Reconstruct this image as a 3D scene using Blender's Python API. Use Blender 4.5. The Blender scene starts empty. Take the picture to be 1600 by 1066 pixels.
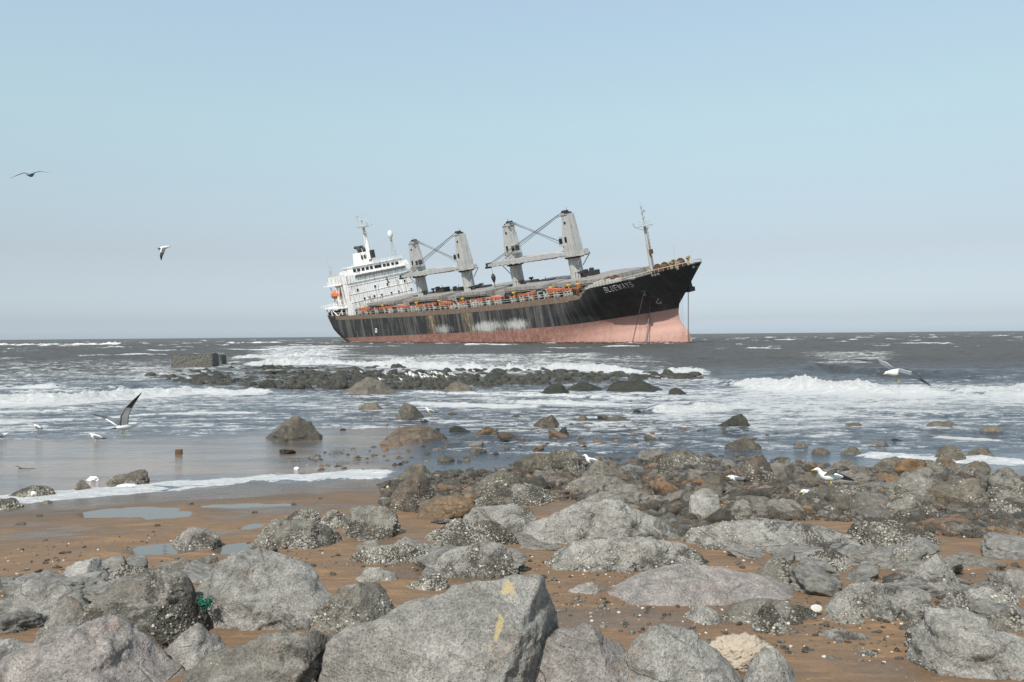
import bpy, bmesh, math, random
import numpy as np
from mathutils import Vector, Matrix
random.seed(7); np.random.seed(7)
R = math.radians
S = bpy.context.scene; COL = S.collection

# ---------------- camera ----------------
CAM_H = 2.8; FPX = 1265.0
cd = bpy.data.cameras.new('camera'); cam = bpy.data.objects.new('camera', cd); COL.objects.link(cam)
cd.sensor_width = 36; cd.lens = FPX / 1600 * 36; cd.clip_start = 0.1; cd.clip_end = 40000
PITCH = math.atan(9 / FPX); ROLL = R(0.50)
cam.matrix_world = Matrix.Translation((0, 0, CAM_H)) @ Matrix.Rotation(math.pi/2 - PITCH, 4, 'X') @ Matrix.Rotation(-ROLL, 4, 'Z')
S.camera = cam
# ---------------- sky, sun, exposure ----------------
SUN_AZ, SUN_EL = 25, 49           # degrees left of straight behind the camera, elevation
to_sun = Vector((-math.sin(R(SUN_AZ))*math.cos(R(SUN_EL)), -math.cos(R(SUN_AZ))*math.cos(R(SUN_EL)), math.sin(R(SUN_EL))))
w = bpy.data.worlds.new('World'); S.world = w; w.use_nodes = True
wn = w.node_tree; wn.nodes.clear()
sky = wn.nodes.new('ShaderNodeTexSky'); sky.sky_type = 'NISHITA'; sky.sun_disc = False
sky.sun_elevation = R(SUN_EL); sky.sun_rotation = R(180 + SUN_AZ)
sky.altitude = 0; sky.air_density = 1.0; sky.dust_density = 1.2; sky.ozone_density = 1.0
hs = wn.nodes.new('ShaderNodeHueSaturation'); hs.inputs['Saturation'].default_value = 0.62
gm = wn.nodes.new('ShaderNodeGamma'); gm.inputs['Gamma'].default_value = 0.62
mx = wn.nodes.new('ShaderNodeMix'); mx.data_type = 'RGBA'; mx.blend_type = 'MULTIPLY'; mx.inputs[0].default_value = 1
mx.inputs[7].default_value = (3.04, 3.2, 3.2, 1)
bg = wn.nodes.new('ShaderNodeBackground'); bg.inputs['Strength'].default_value = 0.11
wo = wn.nodes.new('ShaderNodeOutputWorld')
wn.links.new(sky.outputs[0], hs.inputs['Color']); wn.links.new(hs.outputs[0], gm.inputs['Color'])
# clear-day tone of the sky by height above the horizon
tc_ = wn.nodes.new('ShaderNodeTexCoord'); sx_ = wn.nodes.new('ShaderNodeSeparateXYZ'); rp_ = wn.nodes.new('ShaderNodeValToRGB')
wn.links.new(tc_.outputs['Generated'], sx_.inputs[0]); wn.links.new(sx_.outputs[2], rp_.inputs[0])
E_ = rp_.color_ramp.elements
for i_, (z_, c_) in enumerate(((0.0, (1.22, 1.35, 1.58)), (.0075, (1.17, 1.29, 1.55)), (.019, (1.013, 1.106, 1.313)), (.098, (.967, .979, 1.042)), (.248, (1.157, 1.33, 1.298)), (.383, (1.249, 1.44, 1.527)))):
    e_ = E_[i_] if i_ < 2 else E_.new(z_)
    e_.position = z_; e_.color = (c_[0]/1.6, c_[1]/1.6, c_[2]/1.6, 1)
mx2 = wn.nodes.new('ShaderNodeMix'); mx2.data_type = 'RGBA'; mx2.blend_type = 'MULTIPLY'; mx2.inputs[0].default_value = 1
wn.links.new(rp_.outputs[0], mx2.inputs[7])
wn.links.new(gm.outputs[0], mx.inputs[6]); wn.links.new(mx.outputs[2], mx2.inputs[6]); wn.links.new(mx2.outputs[2], bg.inputs[0]); wn.links.new(bg.outputs[0], wo.inputs[0])
sd = bpy.data.lights.new('sun', 'SUN'); sd.energy = 4.9; sd.angle = R(0.5); sd.color = (1, 0.95, 0.88)
so = bpy.data.objects.new('sun', sd); COL.objects.link(so)
so.rotation_euler = to_sun.to_track_quat('Z', 'Y').to_euler(); so.location = (-30, -60, 80)
S.view_settings.view_transform = 'Standard'; S.view_settings.look = 'None'
S.view_settings.exposure = 0.0; S.view_settings.gamma = 1; S.view_settings.use_curve_mapping = False

# ---------------- helpers ----------------
CR, SR = math.cos(ROLL), math.sin(ROLL)
def ray(u, v):
    """picture position -> direction with depth 1 (x right, y away, z up)"""
    xr, yr = u - 800, v - 533
    x = xr*CR - yr*SR; y = xr*SR + yr*CR
    return np.array([x/FPX, 1.0, -(y + 9)/FPX])
def at_z(u, v, z=0.0):
    d = ray(u, v); t = (z - CAM_H)/d[2]; return np.array([d[0]*t, t, z])
def at_d(u, v, Y):
    d = ray(u, v); return np.array([d[0]*Y, Y, CAM_H + d[2]*Y])
_rs = np.random.RandomState(3)
_perm = _rs.permutation(4096).astype(np.int64)
_g = _rs.normal(size=(4096, 3)); _g /= np.linalg.norm(_g, axis=1)[:, None]
def perlin(P):
    P = np.asarray(P, float); I = np.floor(P).astype(np.int64); F = P - I
    U = F*F*F*(F*(F*6 - 15) + 10); out = 0
    for dx in (0, 1):
        for dy in (0, 1):
            for dz in (0, 1):
                h = _perm[(_perm[(_perm[(I[:, 0] + dx) & 4095] + I[:, 1] + dy) & 4095] + I[:, 2] + dz) & 4095]
                g = _g[h]
                d = g[:, 0]*(F[:, 0] - dx) + g[:, 1]*(F[:, 1] - dy) + g[:, 2]*(F[:, 2] - dz)
                out = out + d*(U[:, 0] if dx else 1 - U[:, 0])*(U[:, 1] if dy else 1 - U[:, 1])*(U[:, 2] if dz else 1 - U[:, 2])
    return out*1.6
def fbm(P, oct=4, lac=2.0, gain=.5, ridged=False):
    P = np.asarray(P, float); a = 1; s = 0; n = 0
    for i in range(oct):
        v = perlin(P + i*17.3)
        if ridged: v = 1 - 2*np.abs(v)
        s = s + a*v; n += a; a *= gain; P = P*lac
    return s/n
def sstep(a, b, x):
    t = np.clip((x - a)/(b - a), 0, 1); return t*t*(3 - 2*t)
def mesh_obj(name, V, Fc, mats=(), parent=None, smooth=False, fmat=None, attrs=None, loc=None):
    me = bpy.data.meshes.new(name)
    V = np.asarray(V, np.float32)
    if isinstance(Fc, np.ndarray):
        n, k = Fc.shape
        me.vertices.add(len(V)); me.vertices.foreach_set('co', V.ravel())
        me.loops.add(n*k); me.loops.foreach_set('vertex_index', Fc.ravel().astype(np.int32))
        me.polygons.add(n); me.polygons.foreach_set('loop_start', np.arange(0, n*k, k, dtype=np.int32))
        me.polygons.foreach_set('loop_total', np.full(n, k, np.int32))
        me.update(calc_edges=True)
    else:
        me.from_pydata(V.tolist(), [], Fc); me.update()
    for m in mats if isinstance(mats, (list, tuple)) else [mats]: me.materials.append(m)
    if fmat is not None: me.polygons.foreach_set('material_index', np.asarray(fmat, np.int32))
    if smooth: me.polygons.foreach_set('use_smooth', np.ones(len(me.polygons), bool))
    for k, a in (attrs or {}).items():
        t = me.attributes.new(k, 'FLOAT', 'POINT'); t.data.foreach_set('value', np.asarray(a, np.float32).ravel())
    o = bpy.data.objects.new(name, me); COL.objects.link(o)
    if parent: o.parent = parent
    if loc is not None: o.location = loc
    return o
def tag(o, label=None, cat=None, group=None, kind=None):
    if label: o['label'] = label
    if cat: o['category'] = cat
    if group: o['group'] = group
    if kind: o['kind'] = kind
    return o
class MB:
    """collects solid shapes for ONE mesh object"""
    def __init__(s): s.V = []; s.F = []; s.M = []
    def add(s, V, F, m=0):
        b = len(s.V); s.V += [tuple(map(float, p)) for p in V]; s.F += [tuple(i + b for i in f) for f in F]; s.M += [m]*len(F)
    def box(s, c, d, m=0, rot=None, top=(1, 1)):
        x, y, z = d[0]/2, d[1]/2, d[2]/2; P = []
        for sz in (-1, 1):
            kx, ky = (1, 1) if sz < 0 else top
            for sx, sy in ((-1, -1), (1, -1), (1, 1), (-1, 1)): P.append(Vector((sx*x*kx, sy*y*ky, sz*z)))
        if rot is not None: P = [rot @ p for p in P]
        P = [p + Vector(c) for p in P]
        s.add(P, [(3, 2, 1, 0), (4, 5, 6, 7), (0, 1, 5, 4), (1, 2, 6, 5), (2, 3, 7, 6), (3, 0, 4, 7)], m); return s
    def tube(s, pts, r, n=8, m=0, cap=True, rings=None):
        pts = [Vector(p) for p in pts]; rs = r if isinstance(r, (list, tuple)) else [r]*len(pts)
        V = []; k = len(pts); up = Vector((0, 0, 1))
        for i, p in enumerate(pts):
            d = (pts[min(i+1, k-1)] - pts[max(i-1, 0)]).normalized()
            a = d.cross(up)
            if a.length < .05: a = d.cross(Vector((1, 0, 0)))
            a.normalize(); b = d.cross(a).normalized()
            for j in range(n):
                t = 2*math.pi*j/n; V.append(p + (a*math.cos(t) + b*math.sin(t))*rs[i])
        F = [(i*n + j, i*n + (j+1) % n, (i+1)*n + (j+1) % n, (i+1)*n + j) for i in range(k-1) for j in range(n)]
        if cap: F += [tuple(range(n-1, -1, -1)), tuple((k-1)*n + j for j in range(n))]
        s.add(V, F, m); return s
    def loft(s, rings, m=0, cap=True):
        n = len(rings[0]); V = [p for r in rings for p in r]; k = len(rings)
        F = [(i*n + j, i*n + (j+1) % n, (i+1)*n + (j+1) % n, (i+1)*n + j) for i in range(k-1) for j in range(n)]
        if cap: F += [tuple(range(n-1, -1, -1)), tuple((k-1)*n + j for j in range(n))]
        if isinstance(m, list):
            for f_i, f in enumerate(F): pass
            b = len(s.V); s.V += [tuple(map(float, p)) for p in V]; s.F += [tuple(i + b for i in f) for f in F]
            s.M += [m[min(i//n, len(m)-1)] for i in range((k-1)*n)] + ([m[0], m[-1]] if cap else [])
        else: s.add(V, F, m)
        return s
    def cut(s):
        if not hasattr(s, 'done'): s.done = []
        if s.F: s.done.append((s.V, s.F, s.M)); s.V = []; s.F = []; s.M = []
        return s
    def build_each(s, name, mats, parent=None, **k):
        s.cut()
        for V, F, Mi in s.done: s.V, s.F, s.M = V, F, Mi; s.build(name, mats, parent, **k)
    def build(s, name, mats, parent=None, smooth=False, bevel=0, loc=None):
        o = mesh_obj(name, s.V, s.F, mats, parent, smooth, s.M, loc=loc)
        bm = bmesh.new(); bm.from_mesh(o.data); bmesh.ops.recalc_face_normals(bm, faces=bm.faces); bm.to_mesh(o.data); bm.free()
        if bevel:
            b = o.modifiers.new('bevel', 'BEVEL'); b.width = bevel; b.segments = 2; b.limit_method = 'ANGLE'
        return o
class NT:
    """small node-graph helper"""
    def __init__(s, name):
        s.m = bpy.data.materials.new(name); s.m.use_nodes = True; s.t = s.m.node_tree; s.t.nodes.clear()
        s.out = s.t.nodes.new('ShaderNodeOutputMaterial'); s.p = s.t.nodes.new('ShaderNodeBsdfPrincipled')
        s.t.links.new(s.p.outputs[0], s.out.inputs[0])
    def n(s, k, **kw):
        n = s.t.nodes.new('ShaderNode' + k)
        for a, b in kw.items(): setattr(n, a, b)
        return n
    def l(s, a, b):
        if isinstance(a, (int, float)): b.default_value = a
        elif isinstance(a, tuple): b.default_value = a + (1,)*(4 - len(a)) if len(b.default_value) == 4 else a
        else: s.t.links.new(a, b)
    def coord(s, which='Object', scale=(1, 1, 1), rnd=False):
        c = s.n('TexCoord').outputs[which] if which != 'World' else s.n('NewGeometry').outputs['Position']
        mp = s.n('Mapping'); s.l(c, mp.inputs[0]); mp.inputs['Scale'].default_value = scale
        if rnd:
            oi = s.n('ObjectInfo'); vm = s.n('VectorMath', operation='SCALE'); cx = s.n('CombineXYZ')
            for i in range(3): s.l(oi.outputs['Random'], cx.inputs[i])
            s.l(cx.outputs[0], vm.inputs[0]); vm.inputs['Scale'].default_value = 53; s.l(vm.outputs[0], mp.inputs['Location'])
        return mp.outputs[0]
    def noise(s, co, sc, det=4, rough=.55, dist=0):
        n = s.n('TexNoise'); s.l(co, n.inputs['Vector']); n.inputs['Scale'].default_value = sc; n.inputs['Detail'].default_value = det
        n.inputs['Roughness'].default_value = rough; n.inputs['Distortion'].default_value = dist; return n.outputs['Fac']
    def vor(s, co, sc, out='Distance', feat='F1', rnd=1):
        n = s.n('TexVoronoi', feature=feat); s.l(co, n.inputs['Vector']); n.inputs['Scale'].default_value = sc; n.inputs['Randomness'].default_value = rnd
        return n.outputs[out]
    def ramp(s, f, a, b, va=0., vb=1.):
        n = s.n('MapRange'); n.interpolation_type = 'SMOOTHSTEP'; s.l(f, n.inputs[0])
        for i, x in enumerate((a, b, va, vb)): s.l(x, n.inputs[i+1])
        return n.outputs[0]
    def math(s, op, a, b=0., c=0.):
        n = s.n('Math', operation=op); s.l(a, n.inputs[0]); s.l(b, n.inputs[1]); s.l(c, n.inputs[2]); return n.outputs[0]
    def mix(s, f, a, b, bt='MIX'):
        n = s.n('Mix', data_type='RGBA', blend_type=bt); s.l(f, n.inputs[0]); s.l(a, n.inputs[6]); s.l(b, n.inputs[7]); return n.outputs[2]
    def attr(s, name):
        return s.n('Attribute', attribute_name=name).outputs['Fac']
    def bump(s, h, dist, strength=1., prev=None):
        n = s.n('Bump'); s.l(h, n.inputs['Height']); n.inputs['Distance'].default_value = dist; s.l(strength, n.inputs['Strength'])
        if prev is not None: s.l(prev, n.inputs['Normal'])
        return n.outputs[0]
    def done(s, col, rough=.8, normal=None, spec=.3, metal=0.):
        s.l(col, s.p.inputs['Base Color']); s.l(rough, s.p.inputs['Roughness']); s.p.inputs['Specular IOR Level'].default_value = spec
        s.l(metal, s.p.inputs['Metallic'])
        if normal is not None: s.l(normal, s.p.inputs['Normal'])
        return s.m

# ---------------- materials ----------------
def rock_mat(name, c1, c2, c3, tint, barn, rough=.85, barn_scale=60, dark=.35, spots=.5, gloss=.25, vary=0., tm=.75):
    t = NT(name); co = t.coord('Object', rnd=True)
    big = t.noise(co, 1.6, 6, .62, .3); mid = t.noise(co, 8, 7, .7, .5); fine = t.noise(co, 60, 5, .75); strat = t.noise(t.coord('Object', (1, 1, 3.5), True), 2.6, 6, .65, .8)
    col = t.mix(t.ramp(big, .38, .62), c1, c2)
    col = t.mix(t.ramp(strat, .48, .70, 0, spots), col, c3)
    tn = t.noise(co, 4.2, 6, .7, 1.2); col = t.mix(t.ramp(tn, .56, .68, 0, tm), col, tint)
    tn2 = t.noise(co, 2.1, 7, .7, .9); col = t.mix(t.ramp(tn2, .55, .68, 0, .55), col, tuple(x*.52 for x in c2))
    if vary:   # every stone its own tone
        oi = t.n('ObjectInfo').outputs['Random']; tone = t.math('FRACT', t.math('ADD', t.attr('tone'), t.math('MULTIPLY', oi, 7.31)))
        wn_ = t.n('TexWhiteNoise', noise_dimensions='1D'); t.l(tone, wn_.inputs['W'])
        col = t.mix(t.ramp(wn_.outputs['Value'], .55, .8, 0, .7), col, (.25, .135, .06)); col = t.mix(t.ramp(tone, .72, .8, 0, .8), col, (.21, .20, .18)); col = t.mix(t.ramp(tone, .22, .18, 0, .7), col, (.04, .038, .028))
    g2 = t.math('MULTIPLY', t.ramp(fine, .32, .68, .66, 1.36), t.ramp(mid, .3, .7, .72, 1.26))
    cc = t.n('CombineColor')
    for i in range(3): t.l(g2, cc.inputs[i])
    col = t.mix(1., col, cc.outputs[0], 'MULTIPLY')
    pit = t.math('MINIMUM', t.ramp(t.vor(co, 30), .0, .22), t.ramp(t.vor(co, 75), .05, .35, .55, 1.)); pm0 = t.ramp(t.noise(co, 3, 4), .45, .6)
    col = t.mix(t.math('MULTIPLY', t.math('MULTIPLY', t.math('SUBTRACT', 1, pit), dark), pm0), col, (.05, .047, .042))
    # barnacle crust: patches of pale rings, more of it low on the rock
    bm_ = t.attr('barn'); patch = t.noise(co, 3.1, 7, .7, .7)
    pm = t.ramp(t.math('ADD', patch, t.math('MULTIPLY', bm_, .33)), .58, .72)
    v1 = t.vor(co, barn_scale); cell = t.n('SeparateColor'); t.l(t.vor(co, barn_scale, 'Color'), cell.inputs[0])
    on = t.ramp(cell.outputs[1], 1 - barn - .05, 1 - barn); dome = t.ramp(v1, .10, .45, 1, 0)
    bf = t.math('MULTIPLY', t.math('MULTIPLY', pm, on), dome)
    crust = t.mix(t.math('MULTIPLY', pm, t.ramp(v1, .1, .6, .35, .9)), col, (.085, .074, .056))
    wh = t.ramp(cell.outputs[2], .3, 1, .12, .48); wc = t.n('CombineColor'); t.l(wh, wc.inputs[0]); t.l(t.math('MULTIPLY', wh, .96), wc.inputs[1]); t.l(t.math('MULTIPLY', wh, .86), wc.inputs[2])
    col = t.mix(bf, crust, wc.outputs[0])
    crk = t.vor(t.coord('Object', (1, 1, 1.8), True), 2.4, 'Distance', 'DISTANCE_TO_EDGE'); crack = t.ramp(crk, 0, .03)
    cm = t.ramp(t.noise(co, 1.3, 3), .5, .6); crack = t.math('SUBTRACT', 1, t.math('MULTIPLY', t.math('SUBTRACT', 1, crack), cm))
    h = t.math('ADD', t.math('MULTIPLY', mid, 1.), t.math('MULTIPLY', fine, .3)); h = t.math('ADD', h, t.math('MULTIPLY', strat, .8))
    h = t.math('ADD', h, t.math('MULTIPLY', pit, .3)); h = t.math('ADD', h, t.math('MULTIPLY', crack, .35))
    nb = t.bump(h, .04, 1.); nb = t.bump(t.math('MULTIPLY', bf, 1.), .014, 1., nb)
    nb = t.bump(t.math('MULTIPLY', t.math('SUBTRACT', 1, t.vor(co, barn_scale*.7)), pm), .035, 1., nb)
    return t.done(col, t.ramp(big, .3, .7, rough, min(1, rough + .1)), nb, gloss)
M = {}
M['grey'] = rock_mat('dry_grey_granite', (.305, .290, .262), (.225, .213, .190), (.365, .350, .318), (.29, .215, .17), .5, tm=.5)
M['pink'] = rock_mat('pinkish_granite', (.295, .262, .238), (.225, .205, .186), (.35, .325, .298), (.31, .20, .155), .4)
M['barn'] = rock_mat('barnacled_granite', (.215, .20, .172), (.155, .142, .118), (.285, .27, .24), (.21, .135, .09), .62, dark=.7)
M['wet'] = rock_mat('wet_brown_rock', (.15, .125, .092), (.09, .077, .056), (.22, .195, .155), (.20, .105, .045), .5, .5, dark=.6, gloss=.45, vary=1)
M['ochre'] = rock_mat('algae_stained_rock', (.19, .125, .07), (.13, .095, .06), (.23, .18, .12), (.30, .13, .035), .4, .45, dark=.5, gloss=.45, vary=1)
M['wetb'] = rock_mat('wet_brown_boulder', (.15, .128, .095), (.092, .08, .058), (.21, .185, .145), (.18, .105, .05), .55, .5, dark=.6, gloss=.45)
M['ochreb'] = rock_mat('algae_stained_boulder', (.13, .095, .065), (.09, .07, .05), (.16, .135, .10), (.21, .10, .04), .35, .5, dark=.5, gloss=.45)
M['reef'] = rock_mat('dark_mussel_rock', (.018, .021, .014), (.033, .033, .022), (.055, .052, .036), (.075, .065, .02), .12, .5, barn_scale=16, dark=.6, gloss=.4)
M['hero'] = M['grey'].copy(); M['hero'].name = 'yellow_stained_granite'
def add_yellow(m):
    # yellow mineral stain along the ridge of the big centre boulder (attribute painted per vertex)
    nt = m.node_tree; p = [n for n in nt.nodes if n.type == 'BSDF_PRINCIPLED'][0]; src = p.inputs['Base Color'].links[0].from_socket
    at = nt.nodes.new('ShaderNodeAttribute'); at.attribute_name = 'stain'
    no = nt.nodes.new('ShaderNodeTexNoise'); no.inputs['Scale'].default_value = 15; no.inputs['Detail'].default_value = 9; no.inputs['Roughness'].default_value = .75
    tc = nt.nodes.new('ShaderNodeTexCoord'); nt.links.new(tc.outputs['Object'], no.inputs['Vector'])
    ad = nt.nodes.new('ShaderNodeMath'); ad.operation = 'MULTIPLY'; nt.links.new(at.outputs['Fac'], ad.inputs[0]); nt.links.new(no.outputs['Fac'], ad.inputs[1])
    mr = nt.nodes.new('ShaderNodeMapRange'); nt.links.new(ad.outputs[0], mr.inputs[0]); mr.inputs[1].default_value = .53; mr.inputs[2].default_value = .585
    mi = nt.nodes.new('ShaderNodeMix'); mi.data_type = 'RGBA'; nt.links.new(mr.outputs[0], mi.inputs[0]); nt.links.new(src, mi.inputs[6]); mi.inputs[7].default_value = (.42, .34, .19, 1)
    nt.links.new(mi.outputs[2], p.inputs['Base Color'])
add_yellow(M['hero'])
def sand_mat():
    t = NT('wet_brown_sand'); co = t.coord('World'); st = t.coord('World', (1, 3.2, 1))
    a = t.noise(st, .5, 5, .6, .4); b = t.noise(co, 30, 6, .75); c = t.noise(st, 1.7, 6, .65, .6)
    near = t.attr('near')
    col = t.mix(t.ramp(a, .35, .65), (.155, .102, .064), (.125, .086, .056))
    om = t.math('MULTIPLY', t.math('ADD', t.math('MULTIPLY', t.ramp(c, .45, .72), .75), .25), near)
    col = t.mix(t.math('MULTIPLY', om, .8), col, (.31, .175, .08))
    grain = t.ramp(b, .2, .8, .78, 1.2); cc = t.n('CombineColor')
    for i in range(3): t.l(grain, cc.inputs[i])
    col = t.mix(1., col, cc.outputs[0], 'MULTIPLY')
    wetm = t.attr('wet'); col = t.mix(t.math('MULTIPLY', wetm, .55), col, (.07, .055, .045))
    grit = t.n('SeparateColor'); t.l(t.vor(co, 45, 'Color'), grit.inputs[0])
    gv = t.math('MULTIPLY', t.ramp(grit.outputs[0], .93, .95), t.ramp(t.vor(co, 45), .1, .3, 1, 0))
    col = t.mix(t.math('MULTIPLY', gv, near), col, (.4, .37, .32))
    rp = t.n('TexWave', wave_type='BANDS', bands_direction='Y'); t.l(co, rp.inputs['Vector']); rp.inputs['Scale'].default_value = 2.2; rp.inputs['Distortion'].default_value = 9; rp.inputs['Detail'].default_value = 3; rp.inputs['Detail Scale'].default_value = .7
    nb = t.bump(rp.outputs['Fac'], .010, .25); nb = t.bump(b, .008, .7, nb); nb = t.bump(c, .05, .5, nb)
    rg = t.ramp(t.math('ADD', t.math('MULTIPLY', wetm, .6), t.noise(st, 2.5, 4)), .45, 1.1, .72, .2)
    return t.done(col, rg, nb, .28)
M['sand'] = sand_mat()
def water_mat(name='sea_water', foam=True):
    t = NT(name); co = t.coord('World', (.45, 1, 1))
    if not foam:
        t.p.inputs['IOR'].default_value = 1.9
        m = t.done((.11, .09, .07), .05, t.bump(t.noise(co, 6, 4), .004, .2), .5); return m
    far = t.attr('far')
    base = t.mix(far, (.050, .062, .078), (.092, .084, .074))
    sh_ = t.math('MULTIPLY', t.attr('shallow'), t.ramp(t.noise(t.coord('World', (.12, .55, 1)), 1., 5, .6, .6), .38, .62, .25, 1.)); base = t.mix(sh_, base, (.205, .152, .115))
    n0 = t.noise(co, 16, 4, .6); n1 = t.noise(co, 4.5, 6, .65, .4); n2 = t.noise(co, .9, 7, .7, .3); n3 = t.noise(co, .25, 6, .7)
    nb = t.bump(n0, .035, t.math('MULTIPLY', t.ramp(far, 0, .3, .8, 0), t.attr('chop'))); nb = t.bump(n1, .26, t.math('MULTIPLY', t.attr('chop'), .9), nb)
    nb = t.bump(n2, .55, t.ramp(far, 0, .5, .12, 1.), nb); nb = t.bump(n3, 2.4, far, nb)
    t.p.inputs['IOR'].default_value = 1.33
    fm = t.attr('foam'); f1 = t.noise(t.coord('World', (.7, 1.2, 1.6)), 5, 8, .75, 1.2); f2 = t.noise(t.coord('World', (.25, .8, 1)), 1.1, 8, .72, 1.4); f3 = t.vor(t.coord('World', (.8, 1.5, 1.5)), 3.2, 'Distance', 'SMOOTH_F1')
    pat = t.math('ADD', t.math('MULTIPLY', f1, .5), t.math('MULTIPLY', f2, .5)); pat = t.math('ADD', pat, t.math('MULTIPLY', t.math('SUBTRACT', f3, .35), .16))
    tot = t.math('ADD', fm, t.math('MULTIPLY', t.math('SUBTRACT', pat, .5), 2.6))
    ff = t.ramp(tot, .46, .78)
    col = t.mix(ff, base, t.mix(t.ramp(f1, .3, .7), (.74, .74, .73), (.90, .90, .89)))
    nb2 = t.bump(f1, .22, ff, nb)
    return t.done(col, t.ramp(ff, 0, 1, t.ramp(far, 0, 1, .07, .42), .9), nb2, t.ramp(far, 0, 1, .5, .32) if False else .5)
M['water'] = water_mat(); M['pool'] = water_mat('pool_water', False)
def paint(name, c, c2=None, rust=.25, rough=.6, sc=.5, streak=True, rc=(.23, .10, .04), dirt=.35):
    t = NT(name); co = t.coord('Object'); sk = t.coord('Object', (1.4, 1.4, .16) if streak else (1, 1, 1))
    a = t.noise(sk, 1.1*sc*2, 6, .65, .3); b = t.noise(co, 2.2, 6, .7)
    c2 = c2 or tuple(x*.78 for x in c)
    col = t.mix(t.ramp(a, .3, .7), c, c2)
    col = t.mix(t.ramp(t.math('MULTIPLY', a, t.math('ADD', b, .5)), .60 - rust*.35, .80 - rust*.35, 0, .75), col, rc)
    col = t.mix(t.ramp(t.noise(co, .7, 5, .7), .5, .75, 0, dirt), col, (.12, .10, .085))
    return t.done(col, rough, t.bump(b, .05, .3), .35)
def plain(name, c, rough=.6, metal=0., spec=.35):
    t = NT(name); b = t.noise(t.coord('Object'), 6, 4)
    return t.done(t.mix(t.ramp(b, .3, .7), c, tuple(x*.75 for x in c)), rough, None, spec, metal)
M['white'] = paint('ship_white', (.90, .895, .875), (.82, .81, .77), .30, dirt=.12)
M['crane'] = paint('crane_grey_paint', (.46, .455, .435), (.37, .365, .35), .12, dirt=.25)
M['deckgrey'] = paint('hatch_grey', (.29, .285, .27), (.22, .215, .20), .32)
M['rusty'] = paint('rusty_bulwark', (.235, .205, .17), (.13, .11, .095), .5, dirt=.6, sc=1.6)
M['chain'] = plain('rusty_chain', (.055, .04, .032), .8)
M['darkmetal'] = plain('dark_machinery', (.045, .045, .045))
M['steel'] = plain('pale_steel', (.5, .5, .48))
M['rail'] = plain('off_white_rail', (.55, .54, .5))
M['cable'] = plain('wire_rope', (.16, .17, .18))
M['orange'] = plain('orange_red_paint', (.50, .15, .075), .7)
M['lifeboat'] = plain('lifeboat_orange', (.75, .19, .06), .4)
M['yellow'] = plain('yellow_paint', (.62, .40, .05), .6)
M['rope'] = plain('brown_rust', (.13, .07, .04), .8)
M['glass'] = plain('dark_window_glass', (.02, .022, .025), .15, spec=.6)
M['hole'] = plain('dark_opening', (.015, .015, .015), .9)
M['radome'] = plain('radome_white', (.82, .82, .80), .4)
M['lettering'] = plain('worn_lettering', (.6, .55, .5), .7)
M['concrete'] = None

# ---------------- ground ----------------
_sh = [(-700, 805), (0, 792), (110, 779), (250, 769), (400, 757), (600, 747), (700, 742), (850, 742), (1000, 741), (1200, 738), (1400, 738), (1600, 735), (2300, 728)]
_shp = np.array([at_z(u, v) for u, v in _sh])
def shore(x): return np.interp(x, _shp[:, 0], _shp[:, 1])
def base_z(x, y):
    s = shore(x) - y + .25*perlin(np.stack([np.asarray(x)*.5, np.asarray(y)*0 + 3.1, np.asarray(y)*.5], 1)) if np.ndim(x) else shore(x) - y
    return np.where(s > 0, .058*s, np.maximum(.03*s, -3.) + np.minimum(0, (s + 60)*.05))
POOLS = []
def ground_z(x, y, detail=True):
    x = np.atleast_1d(np.asarray(x, float)); y = np.atleast_1d(np.asarray(y, float))
    z = base_z(x, y)
    P = np.stack([x, y, 0*x], 1)
    z = z + .018*perlin(P*1.1 + 5) + (.006*fbm(P*[3, 9, 1], 3) if detail else 0)
    for cx, cy, rx, ry, lv in POOLS:
        q = ((x - cx)/rx)**2 + ((y - cy)/ry)**2; q = q + .9*perlin(np.stack([x*2.3, y*2.3, 0*x + cx], 1))*np.minimum(1, q)
        z = np.where(q < 4, z*(1 - sstep(2.2, .6, q)) + (lv - .035)*sstep(2.2, .6, q), z)
    return z
def at_ground(u, v):
    z = 0.
    for _ in range(8):
        p = at_z(u, v, z); zn = float(ground_z(p[0], p[1], False)[0]); z = z + .7*(zn - z)
    return at_z(u, v, z)
_pl = []
for u, v, hu, hv in [(205, 801, 62, 8), (262, 805, 30, 6), (255, 858, 48, 8), (368, 857, 26, 8), (652, 856, 24, 8), (712, 789, 34, 8), (345, 969, 22, 9), (392, 823, 16, 5), (400, 789, 70, 3)]:
    p = at_ground(u, v); Y = p[1]; _pl.append((p[0], p[1], hu/FPX*Y, hv*Y*Y/(FPX*(CAM_H - p[2])), p[2] - .02))
POOLS = _pl
def at_ground_many(uv):
    uv = np.asarray(uv, float); xr, yr = uv[:, 0] - 800, uv[:, 1] - 533; x = (xr*CR - yr*SR)/FPX; k = -((xr*SR + yr*CR) + 9)/FPX
    z = np.zeros(len(uv))
    for _ in range(9):
        t = (z - CAM_H)/k; z = z + .7*(ground_z(x*t, t, False) - z)
    z = np.maximum(z, -.02); t = (z - CAM_H)/k; return np.stack([x*t, t, z], 1)
def fan(y0, y1, ratio, a0, a1, nc, y2=None, r2=1.06):
    ys = [y0]
    while ys[-1] < y1: ys.append(ys[-1]*ratio)
    while y2 and ys[-1] < y2: ys.append(ys[-1]*r2)
    ys = np.array(ys); t = np.linspace(a0, a1, nc)
    Y, T = np.meshgrid(ys, t, indexing='ij'); X = Y*T
    n, m = Y.shape; i = np.arange(n*m).reshape(n, m)
    F = np.stack([i[:-1, :-1], i[:-1, 1:], i[1:, 1:], i[1:, :-1]], -1).reshape(-1, 4)
    return X.ravel(), Y.ravel(), F
X, Y, F = fan(1.2, 34, 1.0065, -1.3, 1.3, 760, 9000, 1.25)
Z = ground_z(X, Y)
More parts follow.
